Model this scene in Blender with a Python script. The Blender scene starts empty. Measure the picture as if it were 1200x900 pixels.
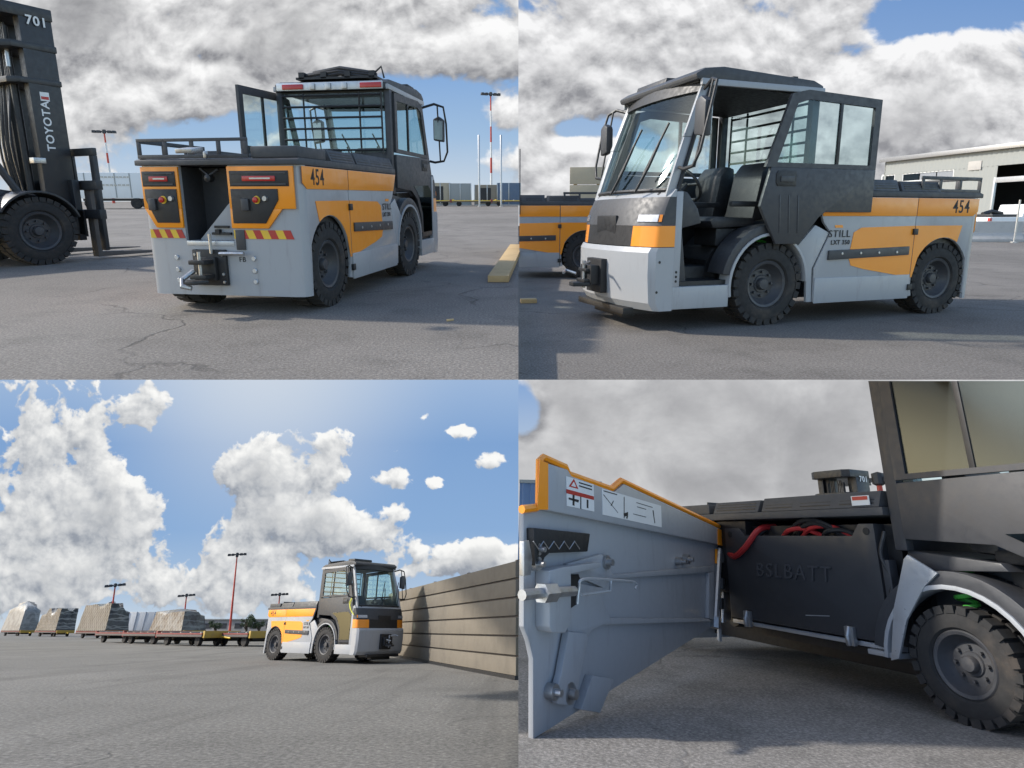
import bpy, bmesh, math, random
from mathutils import Matrix, Vector, Euler
random.seed(7)
R = math.radians
scene = bpy.context.scene
C = scene.collection
# ------------------------------------------------------------------ camera
FPX, PX, PY = 720.0, 600.0, 390.0            # focal length and optical centre in photograph pixels (1200 x 900)
PITCH = math.atan2(PY - 230.0, FPX)          # the upper ground's vanishing line lies at y = 230
CAM_Z = 0.958
cam_d = bpy.data.cameras.new('camera')
cam = bpy.data.objects.new('camera', cam_d); C.objects.link(cam)
cam_d.sensor_width = 36.0; cam_d.lens = 36.0 * FPX / 1200.0
cam_d.shift_x = (600.0 - PX) / 1200.0
cam_d.shift_y = -(450.0 - PY) / 1200.0
cam_d.clip_start = 0.05; cam_d.clip_end = 1000
cam.location = (0, 0, CAM_Z)
cam.rotation_euler = (R(90) - PITCH, 0, 0)
scene.camera = cam
# ------------------------------------------------------------------ world, sun, exposure
EXPOSURE = 1.0
SUN_EL, SUN_AZ = R(33), R(13)                # from the left, slightly from ahead
sdir = Vector((-math.cos(SUN_EL) * math.cos(SUN_AZ), math.cos(SUN_EL) * math.sin(SUN_AZ), math.sin(SUN_EL)))
w = bpy.data.worlds.new('World'); scene.world = w; w.use_nodes = True
wn = w.node_tree
sky = wn.nodes.new('ShaderNodeTexSky'); sky.sky_type = 'NISHITA'; sky.sun_disc = False
sky.sun_elevation = SUN_EL; sky.sun_rotation = math.atan2(sdir.x, sdir.y)
sky.air_density = 1.0; sky.dust_density = 0.8; sky.ozone_density = 1.0
bg = wn.nodes['Background']; bg.inputs['Strength'].default_value = 0.15
wn.links.new(sky.outputs[0], bg.inputs['Color'])
sl = bpy.data.lights.new('sun', 'SUN'); sl.energy = 2.4; sl.angle = R(2.0); sl.color = (1.0, 0.94, 0.85)
so = bpy.data.objects.new('sun', sl); C.objects.link(so); so.location = (-30, 8, 25)
so.rotation_euler = sdir.to_track_quat('Z', 'Y').to_euler()
scene.view_settings.view_transform = 'Standard'; scene.view_settings.look = 'None'
scene.view_settings.exposure = EXPOSURE; scene.view_settings.gamma = 1.0
scene.cycles.max_bounces = 8; scene.cycles.transparent_max_bounces = 24
scene.cycles.use_denoising = True
# ------------------------------------------------------------------ the four places the collage shows
camM = Matrix.Translation((0, 0, CAM_Z)) @ Euler((-PITCH, 0, 0)).to_matrix().to_4x4()   # X right, Y ahead, Z up of the lens
def ray_cam(px, py): return Vector(((px - PX) / FPX, 1.0, -(py - PY) / FPX))
class Place:
    """A level patch of ground: local X right, Y ahead, Z up; camera h metres above it."""
    def __init__(s, hor=None, h=None, M=None, gz=0.0):
        if M is None:
            t = math.atan2(hor - PY, FPX)
            rot = Euler((-t, 0, 0)).to_matrix().to_4x4()
            M = camM @ rot @ Matrix.Translation((0, 0, -h))
        s.M = M; s.Mi = M.inverted(); s.gz = gz
        s.eye = s.Mi @ camM.translation
    def ray(s, px, py): return (s.Mi.to_3x3() @ (camM.to_3x3() @ ray_cam(px, py)))
    def ground(s, px, py, z=None):
        d = s.ray(px, py); t = ((s.gz if z is None else z) - s.eye.z) / d.z
        return s.eye + d * t
    def at(s, px, py, Y):
        d = s.ray(px, py); t = (Y - s.eye.y) / d.y
        return s.eye + d * t
    def plane(s, px, py, p, n):
        d = s.ray(px, py); t = (Vector(p) - s.eye).dot(n) / d.dot(n)
        return s.eye + d * t
    def mat(s, loc=(0, 0, 0), rz=0.0): return s.M @ Matrix.Translation(Vector(loc)) @ Matrix.Rotation(rz, 4, 'Z')
TL = Place(230, 0.958); TR = Place(255, 1.0); LL = Place(738, 0.711)
# lower right: pose of the open tractor itself (local x ahead of it, y to its left)
def lr_matrix():
    t = (2.259, 3.135, 6.017); rx, ry, rz = 0.352, 2.787, 0.158
    cx, sx, cy, sy, cz, sz = math.cos(rx), math.sin(rx), math.cos(ry), math.sin(ry), math.cos(rz), math.sin(rz)
    M = Matrix(((cz, -sz, 0), (sz, cz, 0), (0, 0, 1))) @ Matrix(((cy, 0, sy), (0, 1, 0), (-sy, 0, cy))) @ Matrix(((1, 0, 0), (0, cx, -sx), (0, sx, cx)))
    B = Matrix(((0, -1, 0), (0, 0, -1), (1, 0, 0)))
    A = M @ B                                             # tractor -> lens (x right, y down, z ahead)
    S = Matrix(((1, 0, 0), (0, 0, 1), (0, -1, 0)))       # -> X right, Y ahead, Z up
    r = (S @ A).to_4x4(); r.translation = S @ Vector(t)
    return camM @ r
LR = Place(M=lr_matrix(), gz=0.05)
# ------------------------------------------------------------------ materials
def lin(c):
    return tuple(((v / 255) / 12.92 if v / 255 <= 0.04045 else ((v / 255 + 0.055) / 1.055) ** 2.4) for v in c)
def nodes(name):
    m = bpy.data.materials.new(name); m.use_nodes = True
    nt = m.node_tree; return m, nt, nt.nodes['Principled BSDF']
def N(nt, typ, **kw):
    n = nt.nodes.new(typ)
    for k, v in kw.items(): setattr(n, k, v)
    return n
def L(nt, a, b): nt.links.new(a, b)
def noise(nt, vec, scale, detail=4, rough=0.55, dist=0.0):
    n = N(nt, 'ShaderNodeTexNoise'); n.inputs['Scale'].default_value = scale; n.inputs['Detail'].default_value = detail
    n.inputs['Roughness'].default_value = rough; n.inputs['Distortion'].default_value = dist
    if vec is not None: L(nt, vec, n.inputs['Vector'])
    return n.outputs['Fac']
def ramp(nt, fac, stops):
    n = N(nt, 'ShaderNodeValToRGB'); el = n.color_ramp.elements
    while len(el) > 1: el.remove(el[-1])
    el[0].position = stops[0][0]; el[0].color = (*stops[0][1], 1)
    for p, c in stops[1:]: el.new(p).color = (*c, 1)
    L(nt, fac, n.inputs['Fac']); return n.outputs['Color']
def mixc(nt, fac, a, b, mode='MIX'):
    n = N(nt, 'ShaderNodeMix', data_type='RGBA', blend_type=mode)
    for sck, v in ((n.inputs[0], fac), (n.inputs[6], a), (n.inputs[7], b)):
        if hasattr(v, 'is_linked'): L(nt, v, sck)
        elif isinstance(v, (int, float)): sck.default_value = v
        else: sck.default_value = (*v, 1)
    return n.outputs[2]
def math_(nt, op, a, b=None, clamp=False):
    n = N(nt, 'ShaderNodeMath', operation=op); n.use_clamp = clamp
    for i, v in enumerate((a, b)):
        if v is None: continue
        if hasattr(v, 'is_linked'): L(nt, v, n.inputs[i])
        else: n.inputs[i].default_value = v
    return n.outputs[0]
def maprange(nt, v, a, b, c, d, interp='SMOOTHSTEP'):
    n = N(nt, 'ShaderNodeMapRange', interpolation_type=interp)
    for i, x in enumerate((v, a, b, c, d)):
        if hasattr(x, 'is_linked'): L(nt, x, n.inputs[i])
        else: n.inputs[i].default_value = x
    return n.outputs[0]
def bump(nt, bsdf, h, strength, dist=0.01):
    b = N(nt, 'ShaderNodeBump'); b.inputs['Strength'].default_value = strength; b.inputs['Distance'].default_value = dist
    L(nt, h, b.inputs['Height']); L(nt, b.outputs[0], bsdf.inputs['Normal'])
def objvec(nt):
    return N(nt, 'ShaderNodeTexCoord').outputs['Object']
def plain(name, col, rough=0.5, metal=0.0, dirt=0.15, scale=6.0, dirtcol=(0.16, 0.14, 0.12), coat=0.0, bmp=0.0, streak=False, spec=None):
    m, nt, b = nodes(name); v = objvec(nt)
    if streak:
        mp = N(nt, 'ShaderNodeMapping'); mp.inputs['Scale'].default_value = (3, 3, 0.45); L(nt, v, mp.inputs[0]); v2 = mp.outputs[0]
    else: v2 = v
    n1 = noise(nt, v2, scale, 7, 0.65)
    f = maprange(nt, n1, 0.53 if streak else 0.45, 0.8, 0.0, dirt)
    L(nt, mixc(nt, f, col, dirtcol), b.inputs['Base Color'])
    n2 = noise(nt, v, scale * 5, 4)
    L(nt, maprange(nt, n2, 0.3, 0.7, max(rough - 0.08, 0.03), min(rough + 0.12, 1), 'LINEAR'), b.inputs['Roughness'])
    b.inputs['Metallic'].default_value = metal; b.inputs['Coat Weight'].default_value = coat
    if spec is not None: b.inputs['Specular IOR Level'].default_value = spec
    if bmp: bump(nt, b, noise(nt, v, scale * 12, 3), bmp, 0.004)
    return m
def emit(name, col, strength):
    m, nt, b = nodes(name)
    b.inputs['Base Color'].default_value = (*col, 1); b.inputs['Emission Color'].default_value = (*col, 1); b.inputs['Emission Strength'].default_value = strength
    return m
def glassmat(name, tint=(0.84, 0.91, 0.91), gloss=0.03, rough=0.03, refl=0.92):
    m = bpy.data.materials.new(name); m.use_nodes = True; nt = m.node_tree; nt.nodes.clear()
    o = N(nt, 'ShaderNodeOutputMaterial'); t = N(nt, 'ShaderNodeBsdfTransparent'); t.inputs[0].default_value = (*tint, 1)
    g = N(nt, 'ShaderNodeBsdfGlossy'); g.inputs['Roughness'].default_value = rough; g.inputs['Color'].default_value = (refl * 0.86, refl * 0.98, refl, 1)
    fr = N(nt, 'ShaderNodeFresnel'); fr.inputs[0].default_value = 1.5
    f = math_(nt, 'MULTIPLY_ADD', fr.outputs[0], 0.35); f.node.inputs[2].default_value = gloss
    f = math_(nt, 'MULTIPLY', f, math_(nt, 'SUBTRACT', 1.0, N(nt, 'ShaderNodeNewGeometry').outputs['Backfacing']))
    x = N(nt, 'ShaderNodeMixShader'); L(nt, f, x.inputs[0]); L(nt, t.outputs[0], x.inputs[1]); L(nt, g.outputs[0], x.inputs[2])
    L(nt, x.outputs[0], o.inputs[0]); return m
def asphalt(name, a, b_, crack=0.6, stain=0.5, sc=1.0, tracks=0.0):
    m, nt, b = nodes(name); v = objvec(nt)
    big = noise(nt, v, 0.22 * sc, 5, 0.6, 0.4); mid = noise(nt, v, 1.6 * sc, 6, 0.65); fine = noise(nt, v, 55 * sc, 5, 0.8)
    col = mixc(nt, maprange(nt, big, 0.35, 0.65, 0, 1), a, b_)
    col = mixc(nt, maprange(nt, mid, 0.45, 0.75, 0, stain), col, tuple(x * 0.55 for x in a))
    sp = ramp(nt, fine, [(0.28, (0.28,) * 3), (0.5, (0.95,) * 3), (0.70, (2.1,) * 3)])
    col = mixc(nt, 0.85, col, sp, 'MULTIPLY')
    vo = N(nt, 'ShaderNodeTexVoronoi'); vo.feature = 'F1'; vo.inputs['Scale'].default_value = 70 * sc; L(nt, v, vo.inputs['Vector'])
    st = maprange(nt, vo.outputs['Distance'], 0.15, 0.4, 0.35, 0.0)
    col = mixc(nt, st, col, (0.26, 0.25, 0.235))
    # cracks: cell borders of a warped voronoi, broken up by noise
    wn_ = N(nt, 'ShaderNodeTexNoise'); wn_.inputs['Scale'].default_value = 1.1; wn_.inputs['Detail'].default_value = 6; L(nt, v, wn_.inputs['Vector'])
    wv = N(nt, 'ShaderNodeVectorMath', operation='SCALE'); L(nt, wn_.outputs['Color'], wv.inputs[0]); wv.inputs['Scale'].default_value = 1.1
    av = N(nt, 'ShaderNodeVectorMath', operation='ADD'); L(nt, v, av.inputs[0]); L(nt, wv.outputs[0], av.inputs[1])
    ve = N(nt, 'ShaderNodeTexVoronoi'); ve.feature = 'DISTANCE_TO_EDGE'; ve.inputs['Scale'].default_value = 0.42; L(nt, av.outputs[0], ve.inputs['Vector'])
    line = maprange(nt, ve.outputs['Distance'], 0.0, 0.012, crack, 0.0)
    brk = maprange(nt, noise(nt, v, 0.6, 3), 0.44, 0.56, 0, 1)
    line = math_(nt, 'MULTIPLY', line, brk)
    col = mixc(nt, line, col, (0.014, 0.013, 0.012))
    if tracks:
        mp = N(nt, 'ShaderNodeMapping'); mp.inputs['Rotation'].default_value = (0, 0, R(35)); mp.inputs['Scale'].default_value = (0.5, 0.03, 1); L(nt, v, mp.inputs[0])
        tn = noise(nt, mp.outputs[0], 3.0, 5, 0.6, 0.2)
        col = mixc(nt, maprange(nt, tn, 0.5, 0.7, 0, tracks), col, tuple(x * 0.5 for x in a))
    L(nt, col, b.inputs['Base Color']); b.inputs['Roughness'].default_value = 0.88; b.inputs['Specular IOR Level'].default_value = 0.3
    h = math_(nt, 'SUBTRACT', fine, math_(nt, 'MULTIPLY', line, 2.0)); bump(nt, b, h, 0.6, 0.01)
    return m
M = {}
M['grey'] = plain('grey_paint', (0.335, 0.343, 0.352), 0.42, 0.0, 0.42, 4.0, (0.15, 0.135, 0.12), coat=0.15, streak=True)
M['orange'] = plain('orange_paint', (0.90, 0.29, 0.008), 0.36, 0.0, 0.10, 3.0, (0.35, 0.15, 0.04), coat=0.25)
M['dark'] = plain('charcoal_plastic', (0.040, 0.041, 0.045), 0.48, 0, 0.25, 5.0, (0.085, 0.08, 0.075), bmp=0.08)
M['black'] = plain('black_steel', (0.014, 0.014, 0.015), 0.5, 0, 0.3, 6.0, (0.05, 0.045, 0.04))
M['deck'] = plain('dark_deck', (0.052, 0.053, 0.056), 0.55, 0, 0.35, 4.0, (0.11, 0.10, 0.09), bmp=0.1)
M['rubber'] = plain('dusty_rubber', (0.022, 0.021, 0.020), 0.82, 0, 0.75, 5.0, (0.085, 0.065, 0.048), bmp=0.15)
M['rim'] = plain('rim_paint', (0.045, 0.046, 0.05), 0.5, 0, 0.5, 9.0, (0.10, 0.085, 0.07))
M['steel'] = plain('bare_steel', (0.42, 0.42, 0.42), 0.38, 0.85, 0.5, 14.0, (0.2, 0.15, 0.1))
M['silver'] = plain('silver_plate', (0.5, 0.51, 0.52), 0.35, 0.5, 0.25, 8.0)
M['glass'] = glassmat('window_glass')
M['darkglass'] = glassmat('tinted_glass', (0.34, 0.40, 0.40), 0.06)
M['seat'] = plain('black_vinyl', (0.018, 0.018, 0.02), 0.5, 0, 0.2, 10)
M['red'] = plain('red_paint', (0.42, 0.025, 0.018), 0.4, 0, 0.25, 5.0)
M['redlens'] = plain('red_lens', (0.45, 0.02, 0.02), 0.15, 0, 0.05)
M['clearlens'] = plain('clear_lens', (0.36, 0.37, 0.39), 0.15, 0.4, 0.05)
M['amber'] = plain('amber_lens', (0.8, 0.25, 0.02), 0.2, 0, 0.05)
M['yellow'] = plain('yellow_paint', (0.72, 0.46, 0.03), 0.45, 0, 0.25, 6.0)
M['white'] = plain('white_paint', (0.72, 0.72, 0.70), 0.5, 0, 0.25, 3.0, (0.4, 0.38, 0.34), streak=True)
M['ink'] = plain('black_print', (0.012, 0.012, 0.012), 0.6, 0, 0.05)
M['whiteprint'] = plain('white_print', (0.7, 0.7, 0.68), 0.6, 0, 0.1)
M['green'] = plain('green_spring', (0.06, 0.36, 0.05), 0.4, 0, 0.2)
M['cable_red'] = plain('red_cable', (0.40, 0.02, 0.02), 0.45, 0, 0.1)
M['hose'] = plain('rubber_hose', (0.012, 0.012, 0.013), 0.45, 0, 0.1)
M['strap'] = plain('yellow_strap', (0.62, 0.60, 0.08), 0.6, 0, 0.1)
M['wood'] = plain('raw_timber', (0.52, 0.36, 0.17), 0.75, 0, 0.5, 5.0, (0.3, 0.2, 0.09), bmp=0.2)
M['board'] = plain('weathered_board', (0.25, 0.21, 0.155), 0.8, 0, 0.6, 1.5, (0.15, 0.13, 0.10), bmp=0.15)
M['fence'] = plain('dull_board', (0.165, 0.142, 0.11), 0.85, 0, 0.7, 1.2, (0.10, 0.088, 0.07), bmp=0.2)
M['panelite'] = glassmat('dim_glass', (0.05, 0.065, 0.065), 0.25, 0.25, 0.30)
M['hoard'] = plain('pale_board', (0.40, 0.34, 0.24), 0.8, 0, 0.4, 2.0, (0.28, 0.235, 0.17), bmp=0.15)
M['concrete'] = plain('concrete', (0.42, 0.40, 0.37), 0.85, 0, 0.45, 3.0, (0.25, 0.235, 0.21), bmp=0.2)
M['cladding'] = plain('white_cladding', (0.27, 0.28, 0.265), 0.55, 0, 0.35, 1.2, (0.19, 0.187, 0.175), streak=True)
M['blueclad'] = plain('blue_cladding', (0.10, 0.17, 0.30), 0.5, 0, 0.3, 1.2, (0.2, 0.22, 0.25))
M['bluedull'] = plain('dull_blue', (0.10, 0.14, 0.20), 0.6, 0, 0.4, 1.5, (0.18, 0.19, 0.2))
M['polered'] = plain('pole_red', (0.50, 0.055, 0.03), 0.5, 0, 0.2, 4)
M['forktruck'] = plain('forklift_charcoal', (0.022, 0.023, 0.025), 0.45, 0, 0.35, 4.0, (0.06, 0.055, 0.05))
M['bark'] = plain('bark', (0.09, 0.07, 0.05), 0.9)
M['leaf'] = plain('leaf', (0.05, 0.075, 0.03), 0.8, 0, 0.5, 3.0, (0.02, 0.03, 0.012))
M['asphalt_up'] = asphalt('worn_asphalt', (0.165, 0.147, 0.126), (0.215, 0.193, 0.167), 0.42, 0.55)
M['asphalt_tr'] = asphalt('worn_asphalt_darker', (0.15, 0.133, 0.114), (0.195, 0.174, 0.15), 0.4, 0.55)  # same asphalt with slightly darker base tones
M['asphalt_ll'] = asphalt('dry_asphalt', (0.155, 0.149, 0.138), (0.195, 0.187, 0.173), 0.25, 0.45, 0.45, 0.5)
M['asphalt_lr'] = asphalt('close_asphalt', (0.19, 0.178, 0.162), (0.24, 0.225, 0.207), 0.4, 0.6, 1.0)
def wrapmat(name, a, b_, net=0.0):
    m, nt, b = nodes(name); v = objvec(nt)
    n1 = noise(nt, v, 1.1, 7, 0.7, 0.8)
    col = mixc(nt, maprange(nt, n1, 0.42, 0.60, 0, 1), a, b_)
    lines = []
    for ang in (35, -35):
        mp = N(nt, 'ShaderNodeMapping'); mp.inputs['Rotation'].default_value = (0, R(ang), 0); L(nt, v, mp.inputs[0])
        wv = N(nt, 'ShaderNodeTexWave'); wv.inputs['Scale'].default_value = 0.9; wv.inputs['Distortion'].default_value = 1.2; wv.inputs['Detail'].default_value = 1; L(nt, mp.outputs[0], wv.inputs['Vector'])
        lines.append(maprange(nt, wv.outputs['Fac'], 0.90, 0.97, 0, net))
    col = mixc(nt, math_(nt, 'MAXIMUM', *lines), col, (0.42, 0.42, 0.40))
    L(nt, col, b.inputs['Base Color']); b.inputs['Roughness'].default_value = 0.35
    bump(nt, b, noise(nt, v, 3.5, 5, 0.6, 0.8), 0.5, 0.06); return m
M['wrap'] = wrapmat('clear_film_wrap', (0.30, 0.30, 0.29), (0.18, 0.18, 0.175), 0.2)
M['wrapdark'] = wrapmat('netted_cargo', (0.028, 0.028, 0.03), (0.075, 0.075, 0.077), 0.45)
M['wrapbrown'] = wrapmat('brown_cargo', (0.07, 0.055, 0.05), (0.16, 0.155, 0.15), 0.3)
M['reddull'] = plain('dull_red', (0.20, 0.03, 0.025), 0.6, 0, 0.4, 5)
M['ochre'] = plain('worn_yellow', (0.42, 0.27, 0.04), 0.6, 0, 0.4, 5)
M['bed'] = plain('dolly_bed', (0.10, 0.085, 0.075), 0.7, 0, 0.4, 4)
# ------------------------------------------------------------------ mesh helpers
class MB:
    def __init__(s): s.v = []; s.f = []
    def add(s, v, f):
        o = len(s.v); s.v += [tuple(p) for p in v]; s.f += [tuple(i + o for i in q) for q in f]; return s
    def box(s, x0, x1, y0, y1, z0, z1, M=None):
        v = [Vector((x, y, z)) for z in (z0, z1) for y in (y0, y1) for x in (x0, x1)]
        if M is not None: v = [M @ p for p in v]
        return s.add(v, [(0, 2, 3, 1), (4, 5, 7, 6), (0, 1, 5, 4), (2, 6, 7, 3), (0, 4, 6, 2), (1, 3, 7, 5)])
    def prism(s, pts, a0, a1, axis='y', M=None):
        n = len(pts)
        def p3(p, a): return {'y': (p[0], a, p[1]), 'x': (a, p[0], p[1]), 'z': (p[0], p[1], a)}[axis]
        v = [Vector(p3(p, a)) for a in (a0, a1) for p in pts]
        if M is not None: v = [M @ p for p in v]
        f = [tuple(range(n)), tuple(range(2 * n - 1, n - 1, -1))] + [(i, i + n, (i + 1) % n + n, (i + 1) % n) for i in range(n)]
        return s.add(v, f)
    def tube(s, pts, r, n=8, closed=False, cap=True):
        pts = [Vector(p) for p in pts]; m = len(pts); v = []; up = None
        for i, p in enumerate(pts):
            a = pts[i - 1] if (i or closed) else p; b = pts[(i + 1) % m] if (i < m - 1 or closed) else p
            t = (b - a).normalized()
            if up is None: up = Vector((0, 0, 1)) if abs(t.z) < 0.9 else Vector((1, 0, 0))
            sd = t.cross(up).normalized(); up = sd.cross(t).normalized()
            rr = r[i] if isinstance(r, (list, tuple)) else r
            v += [p + (sd * math.cos(2 * math.pi * k / n) + up * math.sin(2 * math.pi * k / n)) * rr for k in range(n)]
        f = []
        for i in range(m if closed else m - 1):
            j = (i + 1) % m
            f += [(i * n + k, i * n + (k + 1) % n, j * n + (k + 1) % n, j * n + k) for k in range(n)]
        if cap and not closed: f += [tuple(range(n - 1, -1, -1)), tuple((m - 1) * n + k for k in range(n))]
        return s.add(v, f)
    def lathe(s, prof, n=32, axis='y', c=(0, 0, 0)):
        m = len(prof); v = []; c = Vector(c)
        for k in range(n):
            a = 2 * math.pi * k / n
            for (r_, h) in prof:
                if axis == 'y': v.append(c + Vector((r_ * math.cos(a), h, r_ * math.sin(a))))
                elif axis == 'x': v.append(c + Vector((h, r_ * math.cos(a), r_ * math.sin(a))))
                else: v.append(c + Vector((r_ * math.cos(a), r_ * math.sin(a), h)))
        f = [(k * m + i, ((k + 1) % n) * m + i, ((k + 1) % n) * m + i + 1, k * m + i + 1) for k in range(n) for i in range(m - 1)]
        return s.add(v, f)
    def loft(s, rows, closed=False):
        n = len(rows[0]); v = [p for r_ in rows for p in r_]; f = []
        for i in range(len(rows) - 1):
            for k in range(n if closed else n - 1):
                a, b = i * n + k, i * n + (k + 1) % n
                f.append((a, b, b + n, a + n))
        return s.add(v, f)
    def mesh(s, name, bevel=0.0, thick=0.0, angle=35):
        me = bpy.data.meshes.new(name); me.from_pydata([tuple(p) for p in s.v], [], s.f); me.update()
        bm = bmesh.new(); bm.from_mesh(me)
        bmesh.ops.recalc_face_normals(bm, faces=bm.faces)
        if thick: bmesh.ops.solidify(bm, geom=bm.faces[:], thickness=thick); bmesh.ops.recalc_face_normals(bm, faces=bm.faces)
        if bevel:
            ed = [e for e in bm.edges if len(e.link_faces) == 2 and e.calc_face_angle(0) > R(25)]
            bmesh.ops.bevel(bm, geom=ed, offset=bevel, segments=2, affect='EDGES', profile=0.6, clamp_overlap=True)
        bm.to_mesh(me); bm.free()
        me.polygons.foreach_set('use_smooth', [True] * len(me.polygons)); me.set_sharp_from_angle(angle=R(angle))
        return me
    def build(s, name, mat, parent=None, bevel=0.0, thick=0.0, angle=35):
        o = bpy.data.objects.new(name, s.mesh(name, bevel, thick, angle)); C.objects.link(o)
        o.data.materials.append(M[mat] if isinstance(mat, str) else mat)
        if parent is not None: o.parent = parent
        return o
def box(name, mat, parent, x0, x1, y0, y1, z0, z1, bevel=0.006): return MB().box(x0, x1, y0, y1, z0, z1).build(name, mat, parent, bevel)
def tag(o, label, cat, group=None, kind=None):
    if label: o['label'] = label
    if cat: o['category'] = cat
    if group: o['group'] = group
    if kind: o['kind'] = kind
    return o
def thing(name, label, cat, group=None):
    o = bpy.data.objects.new(name, None); C.objects.link(o); o.empty_display_size = 0.2
    return tag(o, label, cat, group)
def structure(o): o['kind'] = 'structure'; return o
def copy_tree(o, parent=None, cut=None):
    c = o.copy(); C.objects.link(c); c.parent = parent
    if cut is not None and parent is not None: cut = cut - o.location.x
    if cut is not None and c.type == 'MESH':
        me = c.data.copy(); bm = bmesh.new(); bm.from_mesh(me)
        g = bm.verts[:] + bm.edges[:] + bm.faces[:]
        bmesh.ops.bisect_plane(bm, geom=g, plane_co=(cut, 0, 0), plane_no=(1, 0, 0), clear_outer=True)
        bm.to_mesh(me); bm.free(); c.data = me
        if len(me.polygons) == 0:
            bpy.data.objects.remove(c); return None
    for ch in list(o.children): copy_tree(ch, c, cut)
    return c
def text(name, body, mat, parent, size, Mx, extrude=0.0015, sx=1.0, bold=0.0, shear=0.0, space=1.12):
    cu = bpy.data.curves.new(name, 'FONT'); cu.body = body; cu.size = size; cu.extrude = extrude; cu.offset = bold; cu.shear = shear
    cu.align_x = 'CENTER'; cu.align_y = 'CENTER'; cu.resolution_u = 3; cu.space_character = space
    t = bpy.data.objects.new(name + '_src', cu); C.objects.link(t)
    bpy.context.view_layer.update()
    me = bpy.data.meshes.new_from_object(t.evaluated_get(bpy.context.evaluated_depsgraph_get()))
    bpy.data.objects.remove(t); bpy.data.curves.remove(cu)
    me.transform(Mx @ Matrix.Diagonal((sx, 1, 1, 1)))
    me.materials.clear(); me.materials.append(M[mat]); me.name = name
    o = bpy.data.objects.new(name, me); C.objects.link(o); o.parent = parent
    return o
def frame(xa, ya, o):                                      # text plane: x axis, y axis, origin
    x = Vector(xa).normalized(); y = Vector(ya).normalized(); z = x.cross(y)
    m = Matrix((x, y, z)).transposed().to_4x4(); m.translation = Vector(o); return m
def arc(cx, cz, r, a0, a1, n=14): return [(cx + r * math.cos(R(a0 + (a1 - a0) * i / n)), cz + r * math.sin(R(a0 + (a1 - a0) * i / n))) for i in range(n + 1)]
# ------------------------------------------------------------------ ground sheets and skies
SEAM = 607.5
def ground_sheet(name, P, px0, px1, py_near, py_far, mat, nx=2):
    q = [P.ground(px0, py_near), P.ground(px1, py_near), P.ground(px1, py_far), P.ground(px0, py_far)]
    me = bpy.data.meshes.new(name); me.from_pydata(q, [], [(0, 1, 2, 3)])
    o = bpy.data.objects.new(name, me); C.objects.link(o); me.materials.append(M[mat]); o.matrix_world = P.M
    return structure(o)
ground_sheet('tarmac', TL, -25, SEAM, 445, 236.2, 'asphalt_up')
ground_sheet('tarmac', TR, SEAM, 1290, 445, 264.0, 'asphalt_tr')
ground_sheet('tarmac', LL, -60, SEAM, 985, 741.6, 'asphalt_ll')
def lr_far():
    # the lower right ground runs on to its sky
    return 690
ground_sheet('tarmac', LR, SEAM, 1300, 990, lr_far(), 'asphalt_lr')

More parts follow.
